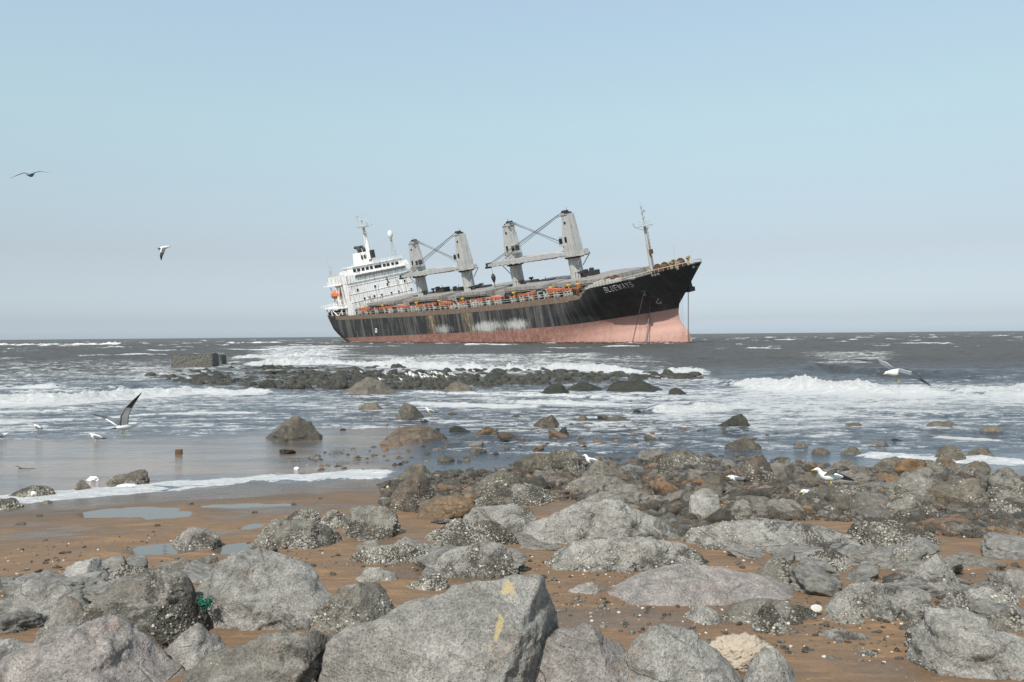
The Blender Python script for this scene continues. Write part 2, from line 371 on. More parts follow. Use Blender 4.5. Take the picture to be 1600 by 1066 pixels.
near = sstep(-1.2, -5.5, Y - shore(X)); wet = np.clip(.75*sstep(.05, .45, fbm(np.stack([X*.45, Y*1.5, X*0 + 7], 1), 4) + .05)*sstep(1, 4, shore(X) - Y) + sstep(2.8, .4, shore(X) - Y) + .9*sstep(.1, .5, perlin(np.stack([X*.4, Y*.9, X*0], 1)))*sstep(6, 2.5, shore(X) - Y), 0, 1)
near = sstep(-1.2, -5.5, Y - shore(X))
ground = tag(mesh_obj('beach', np.stack([X, Y, Z], 1), F, M['sand'], smooth=True, attrs={'wet': wet, 'near': near}), kind='structure')
for i, (cx, cy, rx, ry, lv) in enumerate(POOLS):
    a = np.linspace(0, 2*np.pi, 48, endpoint=False); k = 1.35
    V = [(cx, cy, lv)] + [(cx + rx*k*math.cos(t), cy + ry*k*math.sin(t), lv) for t in a]
    tag(mesh_obj('tide_pool', V, [(0, j + 1, (j + 1) % 48 + 1) for j in range(48)], M['pool']), kind='structure')

# ---------------- sea ----------------
BREAK = [  # picture track of the foot of each breaker, height, width of foam front, trailing foam, run-up foam, strength
 ([(-300, 542), (60, 541), (190, 540.5)], .85, 3, 10, 3, 1.),
 ([(-100, 552), (80, 551)], .3, 2, 3, 2, .5),
 ([(350, 538.5), (450, 538)], .6, 3, 8, 3, .8),
 ([(345, 562), (440, 560), (530, 557)], .6, 2.5, 14, 8, 1.05),
 ([(365, 575), (500, 572), (640, 578), (760, 583), (900, 581), (1010, 587), (1125, 586)], .62, 2.4, 7, 6, 1.15),
 ([(130, 600), (200, 592), (290, 590), (350, 582)], .5, 2, 5, 4, .95),
 ([(-200, 612), (0, 610), (120, 612), (260, 606)], .25, 1.2, 2, 2, .6),
 ([(1125, 606), (1200, 612), (1300, 615), (1420, 617), (1600, 624), (1800, 627)], .58, 2.6, 7, 8, 1.2),
 ([(-200, 634), (0, 634), (80, 633), (200, 625), (300, 619), (440, 617)], .42, 1.5, 3, 3.5, 1.15),
 ([(-200, 662), (0, 662), (150, 656), (250, 649), (430, 646)], .07, .35, .6, .4, .85),
 ([(-200, 645), (60, 645), (200, 640), (330, 634)], .06, .3, .8, .5, .6),
 ([(590, 628), (680, 634), (790, 638), (870, 637)], .10, .5, 1.2, .8, .9),
 ([(780, 630), (900, 633), (980, 634)], .12, .5, 1., .8, .8),
 ([(1000, 647), (1060, 645), (1140, 641), (1190, 634)], .30, .9, 1., 1.2, .95),
 ([(1225, 684), (1300, 682), (1360, 680)], .05, .5, .6, .6, .7),
 ([(1430, 684), (1500, 688), (1590, 690)], .08, .5, .6, .8, .85),
 ([(1330, 716), (1420, 718), (1500, 722), (1640, 724)], .09, .5, .5, .6, .9),
 ([(600, 612), (720, 618), (900, 622), (1100, 628)], .12, .5, 1.5, 1.5, .55),
 ([(1080, 700), (1150, 702), (1230, 703)], .05, .3, .3, .4, .6),
]
SWELL = [([(1190, 600), (1300, 585), (1400, 590), (1480, 593), (1800, 597)], 1.0, 4.5, 1.9, .0), ([(1230, 574), (1330, 566), (1450, 575)], .5, 3, 2, 0.),
         ([(-200, 592), (60, 592), (140, 590)], .7, 3.5, 1.8, 0.), ([(1200, 655), (1300, 650), (1420, 652), (1800, 656)], .22, 2.2, 1.1, 0.),
         ([(-200, 620), (50, 618), (200, 615)], .35, 2, 1, 0.)]
X, Y, F = fan(10.5, 420, 1.0058, -1.15, 1.15, 1500, 16000, 1.05)
P = np.stack([X, Y, 0*X], 1)
shY = shore(X); off = Y - shY
left0 = sstep(at_z(700, 747)[0], at_z(560, 747)[0], X); amp = sstep(8, 60, off); chop = np.maximum(sstep(6, 14, off), sstep(.5, 5, off)*(1 - left0))
w1 = perlin(P*[.05, .14, 1] + 3); w2 = perlin(P*[.13, .33, 1] + 9); w3 = fbm(P*[.5, 1.1, 1] + 2, 3); w4 = perlin(P*[.02, .05, 1] + 31)
sharp = lambda q: 1 - 2*np.abs(q)
Z = amp*(.16*sharp(w1) + .10*sharp(w2) + .05*w3) + sstep(60, 250, off)*(.26*sharp(w1) + .2*w4 + .12*sharp(w2) + .07*w3) + .006*w3*sstep(0, 6, off) + chop*(.032*sharp(perlin(P*[.45, 1.25, 1] + 21)) + .018*fbm(P*[1.2, 2.8, 1] + 44, 3)) + sstep(25, 60, off)*.07*sharp(perlin(P*[.28, .8, 1] + 121))
Z += sstep(300, 900, Y)*.9*(perlin(P*[.006, .02, 1] + 77))
foam = np.zeros_like(X)
wv = 1.3*perlin(P*[.14, .05, 1] + 50) + .6*perlin(P*[.5, .25, 1] + 60) + .35*perlin(P*[1.6, .9, 1] + 64)
nfo = fbm(P*[.6, 1.5, 1] + 8, 4); hn = .60 + .75*perlin(P*[.16, .02, 1] + 13) + .4*perlin(P*[.8, .3, 1] + 5) + .25*perlin(P*[2.6, 1.2, 1] + 6)
lump = fbm(P*[1.8, 2.6, 1] + 41, 4, gain=.65)
for tr, H, fw, back, front, st in BREAK:
    q = np.array([at_z(u, v) for u, v in tr]); yc = np.interp(X, q[:, 0], q[:, 1]); sc = max(.12, min(1.6, yc.mean()/45))
    ends = sstep(q[0, 0] - .6*sc, q[0, 0] + 2.2*sc, X)*sstep(q[-1, 0] + .6*sc, q[-1, 0] - 2.2*sc, X)
    s = Y - yc - wv*min(1, fw*.5)*sc
    wf = .45*fw; wb = 1.6*fw
    h = H*np.clip(hn, .15, 1.3)*ends
    prof = np.where(s < wf, np.exp(-((s - wf)/(wf*.75))**2), np.exp(-((s - wf)/wb)**2))
    Z += h*prof*(1 + .75*lump)
    f = np.where(s < 0, np.exp(s/front*1.3), np.where(s < wf*1.3, 1.05, .8*np.exp(-((s - wf*1.3)/back)*1.3)))
    f = np.where(s < -wf*.8, f*.86, f)*(1 + .25*lump)
    foam = np.maximum(foam, 1.15*f*st*ends*np.clip(.45 + .8*hn, .25, 1.1))
for tr, H, wb, wf, st in SWELL:
    q = np.array([at_z(u, v) for u, v in tr]); yc = np.interp(X, q[:, 0], q[:, 1]); sc = min(1.6, yc.mean()/45)
    ends = sstep(q[0, 0], q[0, 0] + 7*sc, X)*sstep(q[-1, 0] + .5, q[-1, 0] - 6*sc, X); s = Y - yc - .7*wv*sc - wf
    prof = np.where(s < 0, np.exp(-(s/(wf*.8))**2), np.exp(-(s/wb)**2))
    Z += .45*H*ends*prof*(.8 + .5*w2 + .25*w3)
    foam = np.maximum(foam, .55*ends*np.exp(-((s - .3)/.5)**2)*sstep(-.1, .4, perlin(P*[.15, .02, 1] + 19)))
# lace of old foam in the surf zone, whitecaps out at sea
zone = np.maximum(sstep(6, 10, off), sstep(.8, 4, off)*(1 - left0))*sstep(75, 35, Y - 0*X)
foam = np.maximum(foam, zone*(.40 + .30*nfo + .22*perlin(P*[.06, .22, 1] + 70)) + .12*zone*sstep(50, 34, Y)*sstep(24, 30, Y))
foam = np.maximum(foam, .46*sstep(140, 80, Y)*sstep(44, 60, Y)*sstep(at_z(1150, 580)[0], at_z(1000, 580)[0], X*65/np.maximum(Y, 1))*(1 + .8*nfo))
cap = sstep(.50, .80, perlin(P*[.07, .13, 1] + 90)*1.1 + .3*w2 + .25*fbm(P*[.5, .9, 1] + 15, 3))*sstep(60, 110, Y)
foam = np.maximum(foam, .8*cap*sstep(1500, 700, Y)); Z += cap*.25*sstep(1500, 700, Y)
c2 = sstep(.56, .8, perlin(P*[.010, .03, 1] + 190)+.25*perlin(P*[.05, .09, 1] + 10))*sstep(300, 600, Y)*sstep(6000, 3000, Y); foam = np.maximum(foam, .75*c2)
def patch(u0, u1, v0, v1, lev):
    ya, yb = at_z(.5*(u0+u1), v1)[1], at_z(.5*(u0+u1), v0)[1]; ua, ub = (u0 - 800)/FPX, (u1 - 800)/FPX; r = X/Y + .03*perlin(P*[.12, .12, 1] + u0); yy = Y + 2.2*perlin(P*[.11, .1, 1] + v0)*yb/45
    return lev*sstep(ua - .02, ua + .035, r)*sstep(ub + .02, ub - .035, r)*sstep(ya*.95, ya*1.05, yy)*sstep(yb*1.06, yb*.95, yy)
for a in ((1120, 1800, 603, 640, .66), (385, 570, 543, 566, .62), (-100, 450, 612, 642, .46), (160, 320, 576, 600, .55), (540, 960, 556, 590, .56), (940, 1140, 588, 606, .55), (-100, 220, 584, 608, .48), (1000, 1200, 630, 650, .5), (560, 1000, 612, 632, .46), (1240, 1420, 552, 574, .5), (200, 560, 590, 612, .42)):
    foam = np.maximum(foam, patch(*a) + .10*nfo*(patch(*a) > 0))
# swash edge on the left beach
sw = off - .35*perlin(P*[.7, .1, 1] + 33) - .16*perlin(P*[2.3, .1, 1] + 3) - .06*perlin(P*[7, .1, 1] + 3)
left = sstep(at_z(640, 747)[0], at_z(560, 747)[0], X)
fs = np.exp(-((sw - .42)/(.34 + .45*np.clip(perlin(P*[.3, .02, 1] + 14) + .4, 0, 1)))**2)*(1.5 + .5*perlin(P*[.45, .1, 1] + 4) + .3*perlin(P*[1.8, .5, 1] + 4))*left
foam = np.maximum(foam, fs); Z += .035*np.clip(fs, 0, 1)*(1 + lump)
fs2 = np.exp(-((sw - .9)/.35)**2)*.62*left*sstep(-.1, .4, perlin(P*[.5, .1, 1] + 44)); foam = np.maximum(foam, fs2)
calm = left*sstep(9.2, 7.5, off); foam = np.where((off > 1.5) & (off < 9.0), foam*(1 - .75*left*sstep(1.5, 2.2, off)*sstep(9.4, 8.6, off)), foam)
far = sstep(30, 80, Y)
sea = tag(mesh_obj('sea', np.stack([X, Y, Z], 1), F, M['water'], smooth=True, attrs={'foam': foam, 'far': far, 'chop': chop, 'shallow': left*sstep(11, 7, off)}), kind='structure')
def sea_z(x, y): return 0.0

# ---------------- rocks ----------------
_ico = {}
def ico(level):
    if level not in _ico:
        bm = bmesh.new(); bmesh.ops.create_icosphere(bm, subdivisions=level, radius=1)
        V = np.array([v.co for v in bm.verts]); Fa = np.array([[v.index for v in f.verts] for f in bm.faces]); bm.free()
        _ico[level] = (V/np.linalg.norm(V, axis=1)[:, None], Fa)
    return _ico[level]
def solve_radius(D, planes, p=16):
    s = np.zeros(len(D))
    for n, h in planes:
        s += np.maximum(0, D @ n / max(h, 1e-3))**p
    return s**(-1/p)
def surface_noise(V, size, rng, rough=1., lowf=.04):
    o = rng.uniform(-50, 50, 3); N = V/np.maximum(np.linalg.norm(V, axis=1), 1e-6)[:, None]
    d = size*lowf*fbm(V/size*1.5 + o, 3)
    st = fbm(V/size*[2.2, 2.2, 4.5] + o, 2); d += size*.030*rough*(sstep(-.08, .08, st) - .5)          # broken ledges
    d += size*.028*rough*fbm(V/size*4.2 + o, 4, ridged=True, gain=.55)
    d += .024*rough*min(1, size)*fbm(V*8 + o, 4, gain=.65, ridged=True)
    r = fbm(V*28 + o, 2); d += .006*rough*r
    return V + N*d[:, None]
def hull2d(pts):
    pts = sorted(set(map(tuple, pts)))
    def half(ps):
        h = []
        for p in ps:
            while len(h) > 1 and (h[-1][0]-h[-2][0])*(p[1]-h[-2][1]) - (h[-1][1]-h[-2][1])*(p[0]-h[-2][0]) <= 0: h.pop()
            h.append(p)
        return h[:-1]
    return half(pts) + half(pts[::-1])
ROCKS = []
def rock(label, mat, vb, outline, lvl=5, depth=.8, beta=45, yaw=0, barn=.5, seed=None, rough=1., name='boulder', under=None, faces=None, front=12, stain=None, sharp=90, slab=None, ridge=None, dz=0., group=None):
    """outline: picture points of the top silhouette, left to right; vb: picture row where it meets the ground"""
    rng = np.random.RandomState(seed if seed is not None else abs(hash((round(outline[0][0]), vb))) % 9999)
    uc = .5*(outline[0][0] + outline[-1][0]); g = at_ground(uc, vb); g[2] = max(g[2], -.02) if g[2] > -.4 else g[2]
    if g[2] < 0: g = at_z(uc, vb, -.02)
    Yb = g[1]; Wm = (outline[-1][0] - outline[0][0])/FPX*Yb; T = max(.12, Wm*depth)
    Yc = Yb + .45*T; k = Yc/Yb
    c3 = at_d(uc, vb, Yc); zb = g[2] - .10 - .12*min(Wm, 1)
    pts = []
    for u, v in outline:
        p = at_d(u, v, Yc); pts.append((p[0] - c3[0], p[2] - zb))
    top = max(p[1] for p in pts); top = max(top, .08)
    L, Rr = pts[0][0], pts[-1][0]
    pts = [(L*1.02, 0.), (Rr*1.02, 0.)] + [(a, max(b, .03)) for a, b in pts]
    H = hull2d(pts); cz = .42*top; cx = sum(p[0] for p in H)/len(H)
    dome = any(q in label for q in ('round', 'egg', 'dome', 'hump', 'whale', 'oval', 'con', 'pile', 'heap', 'mound'))
    planes = []
    for i in range(len(H)):
        a, b = H[i], H[(i+1) % len(H)]; e = (b[0]-a[0], b[1]-a[1]); ln = math.hypot(*e)
        if ln < 1e-4: continue
        nr, nu = e[1]/ln, -e[0]/ln
        if nu < -.9: planes.append((np.array([0, 0, -1.]), cz)); continue
        be = R(beta*(.7 + .5*rng.rand())) * max(.25, nu) if dome else R(rng.uniform(5, 16)); ga = R(rng.uniform(25, 50))
        for sg, an in ((-1, be), (1, ga)):
            n = np.array([math.cos(an)*nr, sg*math.sin(an), math.cos(an)*nu]); q = np.array([a[0]-cx, 0, a[1]-cz]); q[1] = 0.1*T*sg
            planes.append((n, max(.02, float(n @ q))))
    fy = faces or [(-28 + rng.uniform(-10, 10) + yaw, front, .5), (22 + rng.uniform(-10, 10) + yaw, front + rng.uniform(-5, 12), .5)]
    for ya, tilt, dd in (fy if dome else []):
        n = np.array([math.sin(R(ya))*math.cos(R(tilt)), -math.cos(R(ya))*math.cos(R(tilt)), math.sin(R(tilt))])
        planes.append((n, max(.05, T*dd*(.9 + .15*rng.rand()) + Wm*.22*abs(n[0]))))
    if slab:   # a broad leaning face under a slanting top
        ya, tl, y2, t2, zf = slab
        for a_, b_, P_ in ((ya, tl, (0, -.5*T, 0)), (y2, t2, (0, -.12*T, zf*top - cz))):
            n = np.array([math.sin(R(a_))*math.cos(R(b_)), -math.cos(R(a_))*math.cos(R(b_)), math.sin(R(b_))]); planes.append((n, max(.1*T, float(n @ np.array(P_)))))
    elif not dome:   # two broad cleavage planes meet in a ridge that runs down towards the viewer
        xt = max(pts[2:], key=lambda q: q[1])[0] - cx; xb = xt + (rng.uniform(-.12, .22))*Wm
        if ridge: xt = at_d(ridge[0], 900, Yc)[0] - c3[0] - cx; xb = at_d(ridge[1], 900, Yc)[0] - c3[0] - cx
        kr, kl = rng.uniform(1.2, 3.2), rng.uniform(.0, .35)
        if ridge: kr = 2.8
        if rng.rand() < .25 and not ridge: kr, kl = kl, kr
        Pt = np.array([xt, .22*T, top*1.0 - cz]); Pb = np.array([xb, -.60*T, -cz*.62]); e = Pb - Pt
        for dr in (np.array([1, kr, rng.uniform(-.2, .1)]), np.array([-1, kl, rng.uniform(-.1, .1)])):
            n = np.cross(e, dr); n /= np.linalg.norm(n); n = -n if n[1] > 0 else n
            planes.append((n, max(.10*T, float(n @ Pt))))
        planes.append((np.array([rng.uniform(-.2, .2), -.80, -.58]), max(.1, .80*.46*T + .58*(cz - .20*top))))   # undercut foot
        for q in range(3):   # broken bites out of the ridge and the foot
            n = np.array([rng.uniform(-.9, -.1 if ridge else .9), -1, rng.uniform(-.2, 1.1)]); n /= np.linalg.norm(n); planes.append((n, max(float(n @ Pt), float(n @ Pb), .1)*rng.uniform(.84, .93)))
    for ya in (150, 205): planes.append((np.array([math.sin(R(ya)), -math.cos(R(ya)), .15]), T*.5))
    D, Fa = ico(lvl); rr = solve_radius(D, planes, sharp)
    for _ in range(5):   # chipped corners
        n = rng.normal(size=3); n[2] = abs(n[2]); n /= np.linalg.norm(n)
        sup = (D*rr[:, None] @ n).max(); planes.append((n, sup*rng.uniform(.82, .97)))
    rr = solve_radius(D, planes, sharp); V = D*rr[:, None]
    size = min(Wm, max(top, .15)*1.6)
    V = surface_noise(V, size, rng, rough, .045 if dome else .016)
    V += [cx, 0, cz]
    # fit the silhouette width/height again after smoothing
    sx = (Rr - L)/max(1e-3, V[:, 0].max() - V[:, 0].min()); V[:, 0] = (V[:, 0] - V[:, 0].min())*sx + L; mid_ = (L + Rr)/2; V[:, 0] = mid_ + (V[:, 0] - mid_)*(1.0 + .14*np.clip(1 - V[:, 2]/max(top, .1), 0, 1))
    # highest seen point from the camera: nudge the height so that it meets the outline
    vt = min(v for _, v in outline); Vw = V + [c3[0], Yc, zb]
    for _ in range(4):
        vis = ((CAM_H - Vw[:, 2])/Vw[:, 1]).min(); want = -(at_d(uc, vt, 1.)[2] - CAM_H)
        dzz = (vis - want)*Yc; hcur = V[:, 2].max(); f = np.clip((hcur + dzz)/hcur, .5, 1.8); V[:, 2] *= f; Vw = V + [c3[0], Yc, zb]
    bt = np.clip((barn*2 - 1)*.6 + .55*(1 - V[:, 2]/max(top, .1)) + .3*(V[:, 0]/Wm), -.6, 1.)
    at = {'barn': bt}
    if stain is not None: at['stain'] = stain(V, L, Rr, top)
    m = M[{'wet': 'wetb', 'ochre': 'ochreb'}.get(mat, mat)]
    o = mesh_obj(name, V, Fa, m, smooth=True, attrs=at, loc=(c3[0], Yc, zb))
    tag(o, label, name.replace('_', ' '), group)
    ROCKS.append((o, Wm, top, barn, V, Fa, (c3[0], Yc, zb)))
    return o
B = rock
# --- nearest row
B('huge reddish-grey boulder with a peaked top in the bottom left corner', 'pink', 1120, [(-60, 1075), (60, 1012), (120, 985), (172, 961), (205, 980), (262, 1030), (292, 1085)], 6, .9, 40, 10, .15, 11, ridge=(175, 210), rough=1.2)
B('slanting grey boulder wedged behind the reddish peak at lower left', 'barn', 1015, [(32, 1012), (50, 975), (80, 948), (112, 932), (128, 945), (150, 985), (158, 1010)], 5, .8, 45, -10, .5, 12)
B('smooth rounded grey boulder at the far left, on the sand', 'grey', 962, [(24, 950), (28, 915), (50, 904), (90, 908), (125, 925), (140, 950)], 5, .8, 45, 0, .25, 13)
B('pale boulder with a tilted flat top, left end of the back row', 'grey', 922, [(78, 915), (95, 890), (128, 872), (150, 878), (162, 905), (165, 918)], 5, .8, 40, -15, .4, 14)
B('small dark crusted rock between the tilted boulder and the white-crusted one', 'barn', 905, [(150, 903), (165, 880), (182, 866), (196, 878), (200, 900)], 5, .8, 45, 0, .6, 15)
B('rock thick with white barnacles behind the broad crusted boulder', 'barn', 935, [(135, 930), (150, 900), (178, 883), (205, 880), (232, 895), (240, 925)], 5, .8, 50, 0, 1., 16)
B('broad grey boulder crusted with pale barnacles, left of the green net', 'barn', 1012, [(128, 1000), (150, 935), (200, 903), (245, 893), (272, 888), (290, 905), (312, 955), (330, 1000)], 6, .8, 55, -10, .62, 17, slab=(-10, 14, 4, 56, .9))
B('flat-sided grey slab leaning below the broad crusted boulder', 'grey', 1050, [(252, 1045), (270, 1000), (300, 974), (325, 985), (352, 1005), (362, 1040)], 5, .7, 50, 0, .25, 18)
B('low grey boulder cut by the left edge of the picture', 'grey', 1052, [(-70, 1045), (-30, 1000), (0, 998), (30, 1006), (50, 1022), (58, 1048)], 5, .8, 45, 0, .25, 19)
B('dark rough boulder with a rusty red seam, bottom of the picture', 'barn', 1110, [(255, 1085), (320, 1032), (400, 995), (455, 985), (498, 985), (518, 1005), (530, 1085)], 6, .9, 40, 0, .35, 20, rough=1.5, ridge=(455, 420))
def _st(V, L, Rr, top):
    x = (V[:, 0] - L)/(Rr - L); zt = V[:, 2]/top; e = x - .80 + .22*(1 - zt) + .07*perlin(V*4 + 3); return sstep(-.25, .25, perlin(V*7 + 9) + .5*perlin(V*20))*(np.exp(-(e/.035)**2)*.98 + .75*np.exp(-((e + .08)/.10)**2)*sstep(.3, .9, zt) + .22*sstep(.45, .25, x*0+np.abs(e))) + .38*sstep(.8, .2, zt)*np.exp(-((x - .45)/.2)**2)
B('huge flat-faced grey boulder with a yellow-stained ridge, bottom centre', 'hero', 1110, [(508, 1040), (516, 1000), (580, 966), (640, 945), (705, 918), (765, 899), (795, 910), (822, 955), (850, 985), (868, 1040)], 6, .75, 30, 0, .12, 21, faces=[(-22, 30, .42), (48, 8, .34)], stain=_st, sharp=80, rough=.8, ridge=(768, 690))
B('wide pale grey boulder with pink blotches, bottom right of the yellow-stained one', 'pink', 1110, [(738, 1085), (770, 1035), (820, 1000), (870, 982), (925, 974), (970, 980), (1000, 1000), (1025, 1040), (1040, 1085)], 6, .8, 45, 0, .2, 22, faces=[(-20, 35, .45), (30, 25, .45)])
B('smooth grey hump-backed boulder at the bottom, right of the pink-blotched one', 'grey', 1100, [(960, 1075), (985, 1010), (1030, 975), (1060, 978), (1105, 1008), (1140, 1038), (1158, 1075)], 6, .8, 45, 0, .25, 23, faces=[(-30, 25, .45), (25, 30, .45)])
B('small rounded grey boulder standing at the bottom edge', 'grey', 1085, [(1160, 1075), (1172, 1040), (1195, 1013), (1222, 1016), (1238, 1045), (1245, 1075)], 5, .9, 45, 0, .3, 24)
B('large blocky grey boulder with a fissured front, bottom right corner', 'grey', 1058, [(1432, 1045), (1434, 975), (1452, 947), (1482, 954), (1550, 980), (1625, 1008), (1680, 1050)], 6, .6, 50, 0, .42, 25, slab=(-8, 6, 6, 58, .93), rough=1.6)
B('barnacled rock tucked behind the left end of the fissured block', 'barn', 1022, [(1418, 1015), (1422, 965), (1440, 955), (1470, 970), (1490, 1015)], 5, .8, 45, 0, .9, 26)
# --- second row
B('rough pinkish-grey rock standing beside the tide pool', 'pink', 865, [(256, 858), (268, 845), (292, 828), (312, 824), (336, 838), (344, 860)], 5, .8, 40, 0, .55, 27)
B('low flat stone in front of the tide-pool rock', 'barn', 897, [(238, 892), (250, 874), (290, 872), (314, 876), (318, 892)], 5, .7, 50, 0, .45, 28)
B('dark slab stone at the right end of the low flat stone', 'barn', 884, [(300, 880), (312, 868), (336, 868), (343, 880)], 4, .7, 50, 0, .2, 29)
B('huge smooth grey boulder with a slanting top, right of the green net', 'grey', 980, [(312, 950), (316, 905), (345, 878), (378, 860), (400, 856), (440, 863), (505, 895), (545, 925), (520, 965)], 6, .7, 38, 0, .25, 30, faces=None, slab=(-6, 8, 8, 52, .86))
B('rough dark-grey boulder between the slanting one and the yellow-stained one', 'barn', 1000, [(476, 995), (488, 955), (512, 922), (545, 910), (585, 910), (628, 925), (642, 945), (640, 975)], 6, .8, 48, 0, .55, 31)
B('long barnacled boulder with a smooth grey top, behind the slanting one', 'barn', 862, [(385, 855), (392, 830), (418, 813), (460, 811), (495, 815), (530, 830), (545, 848)], 6, .7, 50, 0, .7, 32)
B('spiky dark rock behind the long barnacled boulder', 'barn', 824, [(425, 820), (440, 806), (468, 800), (484, 795), (498, 806), (502, 818)], 5, .8, 40, 0, .8, 33)
B('shell-crusted rock beside the steep dark-sided boulder', 'barn', 828, [(492, 824), (500, 802), (520, 797), (545, 802), (556, 822)], 5, .8, 45, 0, .8, 34)
B('steep boulder with a smooth grey top and dark crusted side', 'barn', 845, [(530, 838), (548, 808), (570, 793), (600, 790), (618, 792), (624, 815), (622, 842)], 6, .8, 42, 0, .55, 35)
B('pile of white barnacles on a low rock by the small pool', 'barn', 886, [(545, 880), (562, 862), (590, 852), (625, 850), (650, 860), (682, 868), (685, 880)], 5, .8, 45, 0, 1., 36)
B('slim grey rock behind the white barnacle pile', 'barn', 860, [(548, 858), (565, 850), (590, 844), (598, 856)], 4, .8, 45, 0, .4, 37)
B('flat oval pale stone lying on the sand, middle left', 'grey', 910, [(556, 904), (570, 890), (592, 887), (612, 891), (624, 904)], 5, .7, 50, 0, .4, 38)
B('little heap of shells on a stone behind the yellow-stained boulder', 'barn', 924, [(638, 920), (660, 908), (686, 898), (700, 908), (702, 918)], 4, .8, 45, 0, 1., 39)
B('long low boulder dotted with white shells, centre', 'barn', 858, [(648, 848), (660, 822), (690, 813), (750, 810), (795, 812), (812, 838), (808, 852)], 6, .6, 50, 0, .85, 40)
B('rounded grey boulder with shells at its foot, behind the yellow-stained peak', 'grey', 905, [(676, 895), (684, 868), (710, 848), (745, 845), (778, 848), (802, 866), (818, 892)], 6, .8, 48, 0, .7, 41)
B('smooth-topped flat boulder behind the round dark one, centre', 'grey', 834, [(720, 815), (735, 792), (765, 787), (805, 788), (835, 797), (842, 820)], 5, .7, 52, 0, .5, 42)
B('round egg-shaped grey boulder with a dark right side, centre', 'grey', 850, [(812, 845), (818, 825), (838, 811), (865, 808), (885, 818), (893, 842)], 5, .8, 48, 0, .35, 43)
B('largest whale-backed grey boulder in the middle of the shore', 'grey', 850, [(846, 830), (854, 800), (875, 783), (910, 780), (965, 782), (1010, 800), (1050, 825), (1072, 845)], 6, .6, 50, 0, .5, 44, faces=[(-10, 10, .4), (28, 12, .45)])
B('wide lumpy grey boulder in front of the whale-backed one', 'grey', 900, [(852, 892), (862, 860), (890, 846), (940, 842), (1000, 838), (1060, 846), (1098, 875), (1105, 892)], 6, .6, 50, 0, .55, 45, rough=1.5)
B('broad low slab of pinkish-grey rock sloping to the sand, right of centre', 'pink', 948, [(935, 945), (965, 915), (1005, 892), (1060, 880), (1130, 884), (1200, 900), (1245, 925), (1250, 940)], 6, .6, 62, 0, .2, 46, slab=(-5, 48, 10, 66, .9))
B('small flat stone on the sand left of the broad slab', 'grey', 934, [(886, 930), (900, 915), (925, 911), (952, 918), (958, 930)], 5, .7, 50, 0, .4, 47)
B('small pointed grey rock on the sand below the broad slab', 'grey', 980, [(1066, 975), (1080, 952), (1098, 945), (1118, 955), (1130, 974)], 5, .9, 42, 0, .35, 48)
B('dark mottled rounded rock right of the small pointed one', 'barn', 982, [(1128, 968), (1140, 945), (1175, 935), (1215, 935), (1258, 945), (1276, 970)], 5, .8, 48, 0, .6, 49)
B('upright rock with barnacles along its foot, lower right', 'barn', 995, [(1178, 988), (1186, 960), (1203, 942), (1222, 950), (1240, 970), (1248, 988)], 5, .9, 40, 0, .7, 50)
B('smooth pale block leaning among the brown rubble', 'grey', 812, [(1076, 805), (1080, 775), (1090, 765), (1122, 763), (1132, 780), (1136, 805)], 5, .7, 35, 0, .4, 51)
B('dark block with a black right side above the pale block', 'wet', 778, [(1092, 772), (1096, 748), (1108, 742), (1138, 743), (1144, 772)], 5, .8, 40, 0, .2, 52)
B('rounded barnacled stone right of the pale leaning block', 'barn', 822, [(1134, 818), (1142, 795), (1160, 780), (1172, 783), (1177, 812)], 5, .9, 40, 0, .6, 53)
B('long smooth-backed grey boulder with a shell-covered end, right of centre', 'grey', 868, [(1080, 858), (1100, 838), (1150, 826), (1195, 811), (1255, 808), (1310, 818), (1332, 838), (1335, 860)], 6, .5, 52, 0, .6, 54)
B('long knobbly boulder speckled with white shells, upper right', 'barn', 862, [(1330, 855), (1334, 825), (1352, 813), (1395, 813), (1440, 825), (1472, 842), (1480, 858)], 6, .6, 50, 0, .9, 55)
B('low boulder with a thick white barnacle bank, right of the smooth-backed one', 'barn', 897, [(1250, 885), (1262, 864), (1290, 857), (1330, 866), (1352, 882), (1355, 892)], 5, .8, 50, 0, 1., 56)
B('small angular rock left of the dark speckled block', 'barn', 880, [(1336, 876), (1346, 858), (1362, 848), (1378, 856), (1390, 876)], 5, .8, 42, 0, .4, 57)
B('dark speckled block with a flat top, right side', 'barn', 893, [(1384, 885), (1388, 862), (1402, 857), (1450, 858), (1466, 872), (1466, 890)], 5, .6, 42, 0, .75, 58)
B('wedge-shaped boulder with a smooth top and black right face, right side', 'grey', 936, [(1408, 925), (1430, 898), (1474, 866), (1498, 868), (1515, 890), (1524, 922)], 6, .9, 42, -10, .5, 59)
B('broad rounded boulder with a finely pitted top, lower right', 'grey', 972, [(1280, 962), (1300, 938), (1335, 915), (1375, 908), (1425, 915), (1456, 935), (1462, 955)], 6, .7, 55, 0, .5, 60)
B('long pale boulder with shells, right edge behind the fissured block', 'grey', 962, [(1466, 950), (1474, 930), (1510, 922), (1560, 912), (1598, 915), (1625, 955)], 5, .7, 48, 0, .75, 61)
B('square-topped boulder cut by the right edge', 'grey', 938, [(1562, 930), (1566, 898), (1580, 890), (1620, 890), (1660, 925)], 5, .7, 45, 0, .35, 62)
B('rough shelly rock behind the fissured block at the right edge', 'barn', 992, [(1538, 985), (1550, 965), (1580, 948), (1615, 950), (1640, 985)], 5, .8, 48, 0, .7, 63)
B('flat stone beside the white shell, lower right', 'barn', 982, [(1272, 978), (1285, 962), (1325, 957), (1352, 964), (1356, 976)], 5, .7, 50, 0, .6, 64)
B('low whitish stone half sunk in the sand, left of the fissured block', 'grey', 1010, [(1276, 1003), (1298, 990), (1330, 984), (1360, 994), (1378, 1005)], 5, .7, 50, 0, .5, 65)
